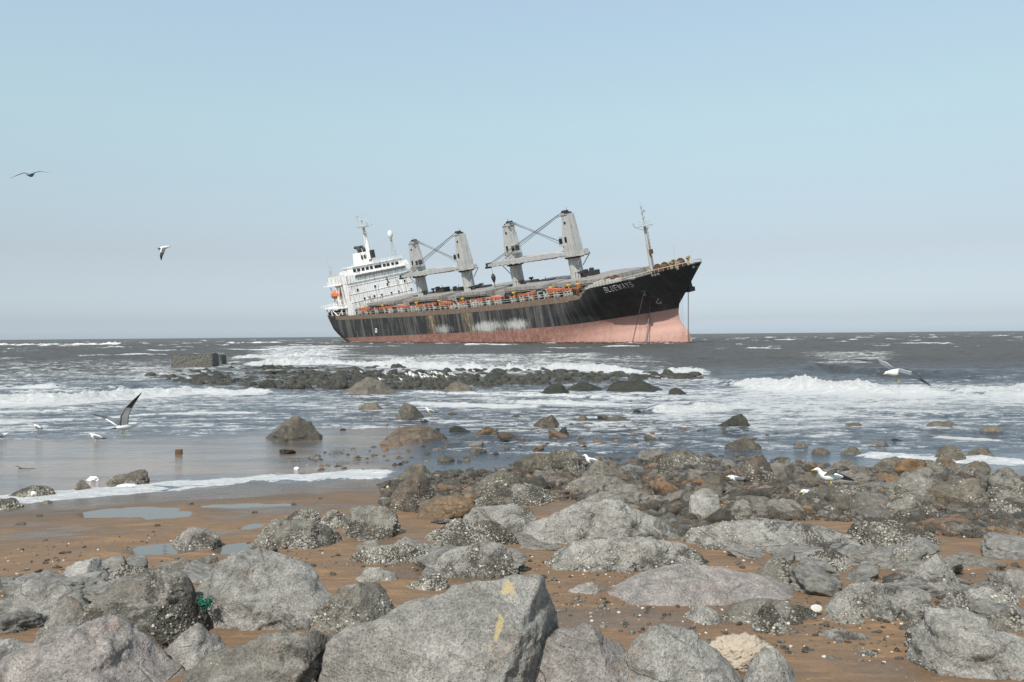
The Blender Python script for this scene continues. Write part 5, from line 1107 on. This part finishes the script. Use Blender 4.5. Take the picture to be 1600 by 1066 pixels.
# cranes
def crane(x, dirn, k):
    zb = 19.0; zp = 26.6; zt = 40.0
    ped = MB(); ped.tube([(x, 0, 15), (x, 0, zb - .5), (x, 0, zb + 1.2), (x, 0, zp - .9), (x, 0, zp - .2)], [2.5, 2.35, 1.95, 1.85, 2.3], 24)
    for a in (0, 1): ped.tube([(x + .9 - 1.8*a, -1.75, zb), (x + .9 - 1.8*a, -1.75, zp - 1)], .06, 5)
    pd = P(ped, 'crane_pedestal', M['crane'])
    rg = MB(); rg.tube([(x, 0, zp - .35), (x, 0, zp + .35)], 2.75, 24); rg.build('slewing_ring', M['darkmetal'], pd)
    pf = MB(); pf.box((x - dirn*3.2, 0, zp + .3), (3.8, 3.4, .22)); pf.box((x - dirn*4.4, .2, zp + 1.), (1.6, 1.4, 1.3)); pf.tube([(x - dirn*4.9, -1.5, zp + .3), (x - dirn*1.8, -1.2, zp - 2.8)], .14, 6); pf.tube([(x - dirn*4.9, 1.5, zp + .3), (x - dirn*1.8, 1.2, zp - 2.8)], .14, 6)
    pf.box((x, 0, zp + .28), (6.2, 6.0, .16))
    for zz in (.9, 1.4):
        pf.tube([(x - 3.1, -3, zp + zz), (x + 3.1, -3, zp + zz)], .05, 4); pf.tube([(x - dirn*5.1, -1.7, zp + zz), (x - dirn*5.1, 1.7, zp + zz)], .05, 4); pf.tube([(x - dirn*5.1, -1.7, zp + zz), (x - dirn*1.4, -1.7, zp + zz)], .05, 4)
    pf.build('platform', M['crane'], pd)
    tw = MB(); r0 = [(x + a, b, zp + .4) for a, b in ((-2.1, -1.9), (2.1, -1.9), (2.1, 1.9), (-2.1, 1.9))]
    cc = -dirn*.2; r1 = [(x + a*1.0, b, zp + 3.5) for a, b in ((-2.1, -1.9), (2.1, -1.9), (2.1, 1.9), (-2.1, 1.9))]; r2 = [(x + a + cc, b, zt - 1.3) for a, b in ((-1.25, -1.35), (1.25, -1.35), (1.25, 1.35), (-1.25, 1.35))]
    tw.loft([r0, r1, r2]); tw.box((x - 1.0, -1.95, zp + 2.2), (.5, .2, 3.2)); tw.tube([(x + 1.6, -2.05, zp + .5), (x + 1.05, -1.45, zt - 1.5)], .10, 5)
    tw.box((x + dirn*1.0, -1.2, zt - 1.1), (1.8, .5, .9)); tw.box((x + dirn*1.0, 1.2, zt - 1.1), (1.8, .5, .9)); tw.box((x - .1, 0, zt - 1.15), (2.9, 3.1, .25))
    t_ = P(tw, 'crane_tower', M['crane'], bevel=.08)
    hd = MB()
    for yy in (-.8, 0, .8): hd.tube([(x + dirn*.7, yy - .18, zt - .5), (x + dirn*.7, yy + .18, zt - .5)], .62, 12)
    hd.box((x, 0, zt - .75), (1.6, 2.2, .5)); hd.tube([(x - .6, .6, zt - .6), (x - .6, .6, zt + .9)], .06, 5); hd.build('sheave_head', M['darkmetal'], t_)
    wd = MB(); wd.box((x - .4, -1.88, zp + 5.2), (.8, .12, 1.5)); wd.box((x + .1, -1.6, zt - 3.4), (.6, .25, .5)); wd.build('hatch_opening', M['hole'], t_)
    cb = MB(); cb.box((x + dirn*2.5, -.9, zp + 4.9), (1.9, 2.0, 2.6), top=(.85, .9)); cb.box((x + dirn*2.5, -.9, zp + 3.5), (2.2, 2.3, .2)); c_ = cb.build('cab', M['crane'], t_)
    cg = MB(); cg.box((x + dirn*3.42, -.9, zp + 5.0), (.12, 1.6, 1.5)); cg.box((x + dirn*2.5, -1.93, zp + 5.0), (1.3, .12, 1.4)); cg.build('cab_window', M['glass'], t_)
    # jib resting level beside the neighbouring crane
    L = 35.5 if dirn < 0 else 27.5; yo = -3.0 if dirn < 0 else 3.0; jb = MB()
    def sec(f, h, w_, zz):
        X = x + dirn*(1.8 + f*L); Yc = yo*min(1, f*1.3 + .25); return [(X, Yc - w_, zz - h), (X, Yc + w_, zz - h), (X, Yc + w_, zz + h), (X, Yc - w_, zz + h)]
    jb.loft([sec(0, .45, 1.5, zp + 1.2), sec(.12, .75, 1.35, zp + 1.3), sec(.55, .75, 1.1, zp + 1.1), sec(.86, .6, .85, zp + 1.), sec(1., .3, .7, zp + .7)])
    for f in np.linspace(.15, .9, 11):
        q = sec(f, .0, 1.28, zp + .4); jb.box((q[0][0], (q[0][1] + q[1][1])/2, zp + .35), (.7, 2.2, .35))
    j_ = P(jb, 'crane_jib', M['crane'], bevel=.06)
    tipx = x + dirn*(1.8 + L); sh = MB(); sh.tube([(tipx - dirn*.6, yo - .9, zp + 1.1), (tipx - dirn*.6, yo + .9, zp + 1.1)], .55, 10); sh.box((tipx - dirn*.3, yo, zp + .2), (1.2, 2., .7)); sh.build('jib_head', M['darkmetal'], j_)
    cbl = MB()
    for yy, f, zo in ((-.75, .97, 1.2), (-.3, .95, 1.2), (.3, .80, 1.6), (.75, .93, 1.2)):
        q = sec(f, 0, 0, 0)[0]; cbl.tube([(x + dirn*1.2, yy, zt - .3), (q[0], q[1] + yy*.5, zp + zo)], .075, 5); cbl.cut()
    cbl.build_each('hoist_cable', M['cable'], ship)
    if k in (2, 3):
        hk = MB(); hx = x - (9.5 if k == 2 else -9); yy = -3.0 if k == 2 else 2.6
        if k == 2: 
            hk.tube([(104.5, yy, zp), (104.5, yy, zp - 2.)], .06, 4); hk.tube([(104.5, yy, zp - 2.), (104.5, yy, zp - 3.), (104.5, yy, zp - 4.), (104.5, yy, zp - 5.)], [.25, .75, .6, .15], 10); hk.tube([(104.5, yy, zp - 5), (104.5, yy, zp - 7)], .12, 5)
            P(hk, 'hook_block', M['darkmetal'])
for k, (x, dr) in enumerate(zip(CX, (1, -1, 1, -1))): crane(x, dr, k)
# low dark gear on top of the hatches
for u, v, w_, h_ in ((688, 452, 5, 1.6), (714, 449, 4, 1.1), (845, 446, 9, .8), (921, 434, 4, 2.2), (752, 452, 6, .9)):
    q = inv(u, v, 1, 0.); m = MB(); zb = 20.0; m.box((q.x, 1, zb + h_/2 - .2), (w_, 3, h_)); m.box((q.x - w_*.2, -.4, zb + h_), (w_*.3, 1, .8)); m.tube([(q.x + w_*.3, 0, zb), (q.x + w_*.3, 0, zb + h_ + .9)], .09, 5)
    P(m, 'hatch_gear', M['darkmetal'])
# superstructure
ss = MB()
ss.box((26.0, 0, 22.3), (4, 29.4, 15.4)); ss.box((18.5, 0, 22.4), (12, 23.4, 15.6)); ss.box((20, 0, 29.55), (16.6, 29.55, 3.1)); ss.box((10.5, 0, 18.5), (7, 20, 6.)); ss.box((27.95, -13.4, 25.), (.25, .5, 10))
sup = P(ss, 'superstructure', M['white'])
bd = MB(); bd.box((15.0, -12.9, 18.9), (19, 4.4, .45)); bd.box((15.0, 12.9, 18.9), (19, 4.4, .45)); bd.box((15.5, -13.2, 27.95), (15, 3.6, .3)); bd.box((4.8, 0, 18.9), (6, 26, .4))
for x in (6, 10, 19, 23): bd.box((x, -14.6, 17.6), (.45, .4, 2.9))
for x in (12.3, 17.8, 22.5): bd.box((x, -14.5, 23.5), (.5, .45, 9)) if x > 17 else None
for zz in (.7, 1.3):
    bd.tube([(2, -14.9, 19 + zz), (24, -14.9, 19 + zz)], .06, 4); bd.tube([(2, -13, 19 + zz), (2, 13, 19 + zz)], .06, 4)
for x in np.arange(2, 24.5, 1.8): bd.tube([(x, -14.9, 19), (x, -14.9, 20.3)], .05, 4)
bd.build('boat_deck', M['white'], sup)
ds = MB(); ds.tube([(21, -14.6, 18.8), (14.5, -14.6, 15.2)], .25, 6); ds.cut(); ds.tube([(10, -14.6, 18.8), (16, -14.6, 15.0)], .2, 6); ds.cut(); ds.tube([(24, -14.3, 27.6), (24, -14.3, 15)], .28, 6); ds.build_each('strut', M['white'], sup)
ln = MB()   # ledges along the deck levels of the front wall
for zz in (20.6, 23.7, 26.9): ln.box((28.06, 0, zz), (.14, 28.9, .14))
ln.tube([(28.15, 9.5, 15.5), (28.15, 9.5, 29.5)], .08, 5); ln.tube([(28.15, -6.4, 18.5), (28.15, -6.4, 29.5)], .07, 5); ln.build('wall_ledge', M['white'], sup)
for zx, zy in ((243, 552), (297, 542), (368, 527), (490, 505), (563, 490), (615, 480), (612, 552), (487, 577), (398, 592), (272, 618), (660, 612), (570, 630), (517, 640), (447, 655), (393, 663), (358, 672), (322, 680)):
    q = inv(500 + zx*.21575, 320 + zy*.21575, 0, 28.); m = MB(); m.box((28.03, q.y, q.z), (.16, .68, .95)); m.build('window', M['glass'], sup)
    m = MB(); m.box((28.06, q.y, q.z + .54), (.2, .85, .1)); m.box((28.06, q.y, q.z - .54), (.2, .85, .1)); m.box((28.06, q.y - .4, q.z), (.2, .08, 1.)); m.box((28.06, q.y + .4, q.z), (.2, .08, 1.)); m.build('window_frame', M['rail'], sup)
rs = MB(); rs.box((28.02, 3.2, 26.3), (.06, .5, 2.0)); rs.box((28.03, 3.5, 25.4), (.06, .9, .5)); rs.box((28.02, 2.7, 27.), (.06, .3, 1.1)); rs.build('rust_patch', M['rope'], sup)
br = MB(); br.box((23.2, .6, 32.3), (8.6, 22.8, 3.2)); br.box((23.4, .6, 30.85), (11.2, 23.0, .35)); br.box((23.0, .6, 33.95), (9.6, 23.6, .25))
for zz in (.5, 1.): br.tube([(27.7, -11, 34 + zz), (27.7, 12, 34 + zz)], .05, 4)
for y in np.arange(-11, 12.2, 1.9): br.tube([(27.7, y, 34), (27.7, y, 35)], .05, 4)
brg = P(br, 'bridge', M['white'])
us = MB(); us.box((28.9, .6, 30.35), (.15, 23., .9), rot=None)
us = MB(); us.add([(28.15, -10.9, 29.4), (28.15, 12.1, 29.4), (29.0, 12.1, 30.6), (29.0, -10.9, 30.6), (28.1, -10.9, 30.65), (28.1, 12.1, 30.65)], [(0, 1, 2, 3), (3, 2, 5, 4), (0, 3, 4), (1, 5, 2), (0, 4, 5, 1)]); us.build('bridge_overhang_shade', M['crane'], brg)  # sloping overhang, its grey colour painting the shadow under the bridge front
for zx in (250, 280, 312, 343, 373, 405, 420, 435, 466, 495, 526, 557):
    q = inv(500 + zx*.21575, 320 + (478 - (zx - 250)*.18)*.21575, 0, 27.55); m = MB(); m.box((27.53, q.y, q.z), (.14, 1.25, 1.15)); m.build('window', M['glass'], brg)
wg = MB()
for s in (-1, 1): wg.box((25.2, s*13.0, 31.6), (4.4, 3.4, .9)); wg.box((25.2, s*14.3, 32.2), (3.4, .5, 1.3)); wg.cut()
wg.build_each('bridge_wing', M['white'], brg)
lt = MB(); lt.box((19.9, -12.5, 31.6), (10, .15, .9)); lt.box((14, -13.9, 31.6), (4.4, .15, .9)); lt.tube([(11.8, -14.3, 30.9), (27, -14.3, 31.3)], .09, 4); lt.tube([(12.6, -13.2, 31), (12.6, -13.2, 39.5)], [.12, .03], 5); lt.box((13.2, -13, 33), (1., 1., 1.4)); lt.tube([(13.4, -12.8, 33.5), (13.4, -12.8, 35.8)], .28, 8); lt.tube([(15.8, -12.2, 31), (15.8, -12.2, 35)], .08, 5)
P(lt, 'signal_gear', M['steel'])
f = MB(); f.box((16.8, 0, 34.9), (5.6, 6.2, 8.0), top=(.86, .8)); f.box((16.8, 0, 31), (9, 14, 2.4)); fun = P(f, 'funnel', M['white'], bevel=.2)
f = MB()
for dy, dx in ((-1.2, .8), (.1, -.4), (1.2, .9)): f.tube([(17 + dx, dy, 38.7), (17 + dx, dy, 40.), (16.2 + dx, dy - .2, 41.1), (15 + dx, dy - .4, 41.2)], .62, 10); f.cut()
for y in (-1.3, 0, 1.3): f.box((19.45, y, 37.), (.12, .8, 1.6)); f.cut()
f.build_each('exhaust_pipe', M['darkmetal'], fun)
def mast(x, y, z0, z1, r0, r1, name='mast', mat='white'):
    m = MB(); m.tube([(x, y, z0), (x - .3, y, z1)], [r0, r1], 10); return P(m, name, M[mat])
ms = mast(23.4, 0, 34, 49.2, 1.15, .5)
m = MB(); m.box((23.1, 0, 48.6), (3., 3.6, .3)); m.box((23.6, 0, 46.), (1.6, 1.6, .2)); m.tube([(23, 0, 49), (22.6, 0, 54.2)], [.3, .08], 6); m.tube([(23.6, -3.6, 49.0), (23.6, 4.2, 49.0)], .12, 5); m.tube([(23, 3.8, 49), (23, 3.8, 51.6)], .07, 5); m.tube([(23, -1.8, 48.8), (22.9, -1.9, 52.9)], .09, 5); m.box((22.8, -1.7, 53), (.5, 1.0, .3)); m.tube([(23.2, 1.6, 48.7), (23.2, 1.6, 50.3)], .35, 8)
m.build('crosstree', M['steel'], ms)
m = MB(); m.box((23.2, .8, 51.6), (.4, 3.8, .4)); m.box((23.9, 2.8, 50.6), (.3, 2.8, .3)); m.build('radar', M['radome'], ms)
m = MB(); m.box((24.9, .6, 37.6), (1.2, 1.6, 3.2)); m.box((25.8, -1.4, 35.2), (.8, .8, .9)); m.build('mast_locker', M['darkmetal'], ms)
# lattice mast with the dome
m = MB(); bx, by = 26.5, 9.4
for a, b in ((-.9, -.9), (.9, -.9), (.9, .9), (-.9, .9)): m.tube([(bx + a, by + b, 33.9), (bx + a*.25, by + b*.25, 41.8)], .09, 5)
for i in range(7):
    k0, k1 = 1 - .75*i/7, 1 - .75*(i+1)/7; z0, z1 = 33.9 + 7.9*i/7, 33.9 + 7.9*(i+1)/7
    m.tube([(bx - .9*k0, by - .9*k0, z0), (bx + .9*k1, by - .9*k1, z1)], .06, 4); m.tube([(bx + .9*k0, by - .9*k0, z0), (bx + .9*k1, by + .9*k1, z1)], .06, 4); m.tube([(bx - .9*k1, by - .9*k1, z1), (bx + .9*k1, by - .9*k1, z1)], .06, 4)
m.box((bx, by, 41.9), (1.3, 1.3, .15)); m.tube([(bx, by, 41.9), (bx, by, 42.7)], .35, 8); m.tube([(bx - .2, by + 1, 34), (bx - .2, by + 1, 38)], .12, 5); lm = P(m, 'lattice_mast', M['steel'])
m = MB(); m.tube([(bx, by, 42.4), (bx, by, 42.7), (bx, by, 43.4), (bx, by, 44.4), (bx, by, 45.2), (bx, by, 45.6)], [.3, .75, 1.02, 1.05, .75, .15], 20); m.build('radome', M['radome'], lm, smooth=True)
# davit (lifeboat itself is a thing of its own)
m = MB()
for x in (12.6, 18.2): m.tube([(x, -12.2, 19.1), (x, -13.6, 23), (x, -14.2, 27.4)], .22, 6); m.tube([(x, -14.8, 19.2), (x, -13.4, 22.5)], .18, 6)
m.tube([(12.6, -13.2, 21.2), (18.2, -13.2, 21.2)], .16, 6); m.tube([(18.2, -14.8, 19.1), (20.2, -14.4, 27)], .2, 6); m.tube([(20.3, -14.8, 19.1), (17.4, -14.5, 25)], .16, 6)
P(m, 'davit', M['white'])
m = MB()
for x in (1, 5, 8.5): m.box((x, -9, 16.4), (1.4, 1.2, 1.8)); m.tube([(x + 1, -11, 16), (x + 1, -11, 17.6)], .35, 8)
m.tube([(-2, -9.5, 17.7), (11, -13.4, 17.6)], .06, 4); m.box((13.5, -11, 16.6), (4, 4, 2.6)); P(m, 'stern_gear', M['rope'])
lb_rings = []
for t, w_, h_ in ((0, .25, .5), (.08, .9, 1.0), (.25, 1.3, 1.45), (.5, 1.4, 1.6), (.72, 1.35, 1.6), (.9, .95, 1.25), (1., .3, .6)):
    X = 12.4 + 6.2*t; lb_rings.append([(X, -14.0 + w_*math.copysign(abs(math.cos(a))**.8, math.cos(a)), 24.2 + h_*math.copysign(abs(math.sin(a))**.85, math.sin(a))) for a in np.linspace(0, 2*np.pi, 22, endpoint=False)])
lb = bpy.data.objects.new('lifeboat', None); COL.objects.link(lb); lb.matrix_world = SHIP; tag(lb, 'enclosed orange lifeboat hanging in its davit at the stern of the ship', 'lifeboat')
m = MB(); m.loft(lb_rings); m.build('boat_hull', M['lifeboat'], lb, smooth=True)
m = MB(); m.box((16.8, -14.0, 25.8), (1.7, 1.5, .8), top=(.7, .8)); m.build('wheelhouse', M['lifeboat'], lb)
m = MB(); m.box((17.7, -14.0, 25.9), (.12, 1.0, .35)); m.box((18.7, -14., 24.), (.4, .5, .7)); m.build('window', M['glass'], lb)
m = MB(); m.tube([(12.5, -15.3, 24.0), (14, -15.42, 24.0), (17, -15.42, 24.0), (18.3, -15.0, 24.0)], .07, 5); m.build('grab_line', M['rail'], lb)
# foremast
m = MB(); m.tube([(168.3, 0, 19.), (168.2, 0, 27.6), (168, 0, 33.)], [.62, .46, .26], 12); fm = P(m, 'foremast', M['crane'])
m = MB(); m.box((168, 0, 32.2), (2.2, 2.6, .15)); m.tube([(168, -3.6, 32.3), (168, 3.6, 32.3)], .1, 5)
for s in (-1, 1): m.tube([(168, s*3.6, 32.3), (168, s*4.2, 33.5)], .1, 5); m.tube([(168, s*.4, 31.2), (168, s*3.4, 32.2)], .07, 5)
for zz in (.6, 1.1): m.tube([(166.9, -1.3, 32.3 + zz), (169.1, -1.3, 32.3 + zz), (169.1, 1.3, 32.3 + zz), (166.9, 1.3, 32.3 + zz), (166.9, -1.3, 32.3 + zz)], .05, 4)
m.tube([(168, 0, 33), (167.8, 0, 38.4)], [.22, .07], 6); m.box((168.3, 0, 36.), (.7, .8, .7)); m.box((168.2, 0, 34.4), (.5, .5, .5)); m.box((168.0, 0, 37.3), (.5, .9, .15)); m.build('crosstree', M['steel'], fm)
m = MB(); m.tube([(169, .25, 19), (168.7, .2, 32)], .07, 4); m.tube([(169, -.25, 19), (168.7, -.2, 32)], .07, 4)
for zz in np.arange(19.5, 32, .9): m.tube([(169, -.25, zz), (169, .25, zz)], .04, 4)
m.box((169.1, -.2, 25.4), (.7, .9, 1.2)); m.build('ladder', M['rope'], fm)
# forecastle gear
for x, y, s_ in ((174.5, -3.4, 1.), (174.8, 2.6, 1.), (162, -8, .8), (160.3, -7, .9)):
    m = MB(); z0 = float(deckz(x)) - .8; m.tube([(x, y - 1.3*s_, z0 + 1.4*s_), (x, y + 1.3*s_, z0 + 1.4*s_)], 1.0*s_, 14); m.tube([(x, y - 1.5*s_, z0 + 1.4*s_), (x, y - 1.3*s_, z0 + 1.4*s_)], 1.5*s_, 14); m.tube([(x, y + 1.3*s_, z0 + 1.4*s_), (x, y + 1.5*s_, z0 + 1.4*s_)], 1.5*s_, 14); m.box((x - 1.2*s_, y, z0 + .6), (1.8*s_, 3*s_, 1.2)); m.tube([(x + .7, y + 1.7*s_, z0 + 1), (x + .7, y + 2.4*s_, z0 + 1)], .5*s_, 10)
    P(m, 'windlass', M['rope'])
m = MB()
for x, y, h in ((177, -2.6, 2.4), (178.3, -1.6, 1.8), (179.5, 1.2, 2.6), (172.2, -5.5, 1.7), (159.5, -9.8, 2.1), (161.4, -9, 1.6), (163.5, -8.6, 1.4)): m.tube([(x, y, float(deckz(x)) - .8), (x, y, float(deckz(x)) - .8 + h)], .3, 8); m.tube([(x - .3, y, float(deckz(x)) - .9 + h), (x + .5, y, float(deckz(x)) - .8 + h)], .45, 8); m.cut()
m.build_each('vent_head', M['ochrepaint'], ship)
m = MB()
for x in np.arange(156.4, 183.5, .9):
    z = float(deckz(x)); b = float(halfb(x, z)) - .12
    m.tube([(x, -b, z - .1), (x, -b, z + .75)], .05, 4)
    if x > 163: m.tube([(x, b, z - .1), (x, b, z + .75)], .05, 4)
for s in (-1, 1): m.tube([(x, s*(float(halfb(x, deckz(x))) - .12), float(deckz(x)) + .75) for x in np.arange(156.4, 183.8, .9)], .06, 4)
m.tube([(177.2, -1, 20), (177.2, -1, 26.2)], [.12, .04], 5); m.tube([(181.6, 0, 20.8), (181.6, 0, 24.3)], [.1, .04], 5); P(m, 'bow_rail', M['rail'])
m = MB()
for x in np.arange(156.5, 167, .95): z = float(deckz(x)); m.box((x, -float(halfb(x, z)) + 1.4, z + rng.uniform(0, .5)), (rng.uniform(.5, 1.1), 1.2, rng.uniform(.9, 1.9))); m.cut()
m.build_each('bow_locker', M['rail'], ship)
# things on the shell plating: hawse pipe, fairleads, chains, marks, name
def on_hull(u, v, out=.05):
    y = -10.
    for _ in range(25): q = inv(u, v, 1, y); y = .5*y - .5*(float(halfb(q.x, q.z)) + out)
    return inv(u, v, 1, y)
def hull_n(q):
    x, z = q.x, q.z; e = .2; dx = (float(halfb(x + e, z)) - float(halfb(x - e, z)))/(2*e); dz = (float(halfb(x, z + e)) - float(halfb(x, z - e)))/(2*e)
    return Vector((-dx, -1, -dz)).normalized()
q = on_hull(1006.7, 457, 0); n_ = hull_n(q); m = MB(); m.tube([q - n_*.9, q + n_*.35, q + n_*.55], [1.25, 1.15, .95], 18); hw = P(m, 'hawse_pipe', M['darkmetal']); m = MB(); m.tube([q + n_*.5, q + n_*.62], .72, 16); m.build('pipe_mouth', M['hole'], hw)
m = MB(); m.box(q + n_*.7 + Vector((0, 0, .2)), (.9, .5, 1.3)); m.build('anchor', M['darkmetal'], hw)
for u, v in ((1019.2, 430.5), (1023.8, 429.6), (1028.6, 428.4), (982.5, 436.4), (987, 436), (990.4, 435.2), (1058.6, 420.4), (1083.5, 417.5)):
    q = on_hull(u, v, .0); m = MB(); m.tube([q - hull_n(q)*.1, q + hull_n(q)*.12], .34, 10); P(m, 'fairlead', M['rail'])
def chain(p0, p1, sag, name, step=.42, r_=.055, mat='chain'):
    p0, p1 = Vector(p0), Vector(p1); L = (p1 - p0).length; n = int(L/step); m = MB()
    for i in range(n):
        t = (i + .5)/n; p = p0.lerp(p1, t) + Vector((0, 0, -sag*4*t*(1-t))); d = ((p1 - p0) + Vector((0, 0, -sag*4*(1 - 2*t)))).normalized()
        a = d.cross(Vector((0, 1, 0)) if i % 2 else Vector((1, 0, 0))).normalized(); l_ = step*.62
        pts = [p + d*(l_*math.cos(k)) + a*(step*.30*math.sin(k)) for k in np.linspace(0, 2*np.pi, 9)]
        m.tube(pts, r_, 4, cap=False)
    return P(m, name, M[mat])
q = on_hull(1005, 461, .7)
def water_pt(u, v, Y): return SI @ Vector(at_d(u, v, Y))
qY = (SHIP @ q).y
chain(q, water_pt(988, 536.5, qY - 4), .0, 'anchor_chain')
q2 = on_hull(1015.5, 470, .25); m = MB(); q3 = on_hull(1014.5, 490, .2); m.tube([q2, q3, water_pt(1009, 536.5, (SHIP @ q3).y - 3)], .11, 5); P(m, 'mooring_line', M['cable'])
YB = (SHIP @ Vector((179, 2, 15))).y
m = MB(); qa = SI @ Vector(at_d(1074.6, 441, YB)); m.box(qa, (1.6, 1.4, 3.2), top=(.6, .8)); m.box(qa - Vector((0, 0, 1.9)), (2.2, 2.2, 1.1)); P(m, 'anchor', M['darkmetal'])
chain(SI @ Vector(at_d(1075.3, 449, YB)), SI @ Vector(at_d(1075.6, 537.5, YB)), 0, 'anchor_chain')
m = MB()
for u in (1064.5, 1067.5): m.tube([SI @ Vector(at_d(u - 1, 465, YB)), SI @ Vector(at_d(u, 512, YB))], .03, 4); m.cut()
m.build_each('hanging_rope', M['cable'], ship)
m = MB(); pts = [on_hull(u, v, .03) for u, v in ((1029.2, 466.5), (1025.2, 473), (1029.5, 474.6), (1033.5, 473.4), (1031.5, 471.2))]
for a, b in zip(pts, pts[1:]): m.tube([a, b], .10, 4)
P(m, 'bulb_mark', M['lettering'])
m = MB(); pa = [on_hull(u, v, .03) for u, v in ((586.7, 514.5), (588.7, 514), (588.8, 519.5), (587.3, 520))]
for a, b in zip(pa, pa[1:] + pa[:1]): m.tube([a, b], .22, 4)
P(m, 'scrape_mark', M['radome'])
# ship name, letter by letter in plate strokes laid on the flare
GL = {'B': [[(0, 0), (0, 1), (.5, 1), (.62, .88), (.62, .64), (.5, .53), (0, .53)], [(.5, .53), (.66, .4), (.66, .13), (.52, 0), (0, 0)]], 'L': [[(0, 1), (0, 0), (.6, 0)]],
      'U': [[(0, 1), (0, .18), (.15, 0), (.5, 0), (.65, .18), (.65, 1)]], 'E': [[(.6, 1), (0, 1), (0, 0), (.6, 0)], [(0, .52), (.52, .52)]],
      'W': [[(0, 1), (.2, 0), (.42, .8), (.64, 0), (.84, 1)]], 'A': [[(0, 0), (.34, 1), (.68, 0)], [(.13, .35), (.55, .35)]], 'Y': [[(0, 1), (.33, .5), (.66, 1)], [(.33, .5), (.33, 0)]],
      'S': [[(.62, .86), (.5, 1), (.14, 1), (0, .86), (0, .64), (.14, .53), (.5, .48), (.64, .36), (.64, .14), (.5, 0), (.14, 0), (0, .14)]]}
bl, brr = on_hull(946.8, 457.4), on_hull(990.8, 447.6); hgt = 1.35; adv = 0; tot = sum(max(p[0] for st in GL[c] for p in st) + .42 for c in 'BLUEWAYS') - .42
m = MB()
def hp(a, b, o=.06):
    X = bl.x + (brr.x - bl.x)*a/tot + .12*b; Z = bl.z + (brr.z - bl.z)*a/tot + hgt*b
    return Vector((X, -float(halfb(X, Z)) - o, Z))
for c in 'BLUEWAYS':
    for st in GL[c]:
        for a, b in zip(st, st[1:]):
            n_ = 4
            for i in range(n_):
                p0 = hp(adv + a[0] + (b[0]-a[0])*i/n_, a[1] + (b[1]-a[1])*i/n_); p1 = hp(adv + a[0] + (b[0]-a[0])*(i+1)/n_, a[1] + (b[1]-a[1])*(i+1)/n_)
                m.tube([p0, p1], .085, 5)
    adv += max(p[0] for st in GL[c] for p in st) + .42
P(m, 'ship_name', M['lettering'])
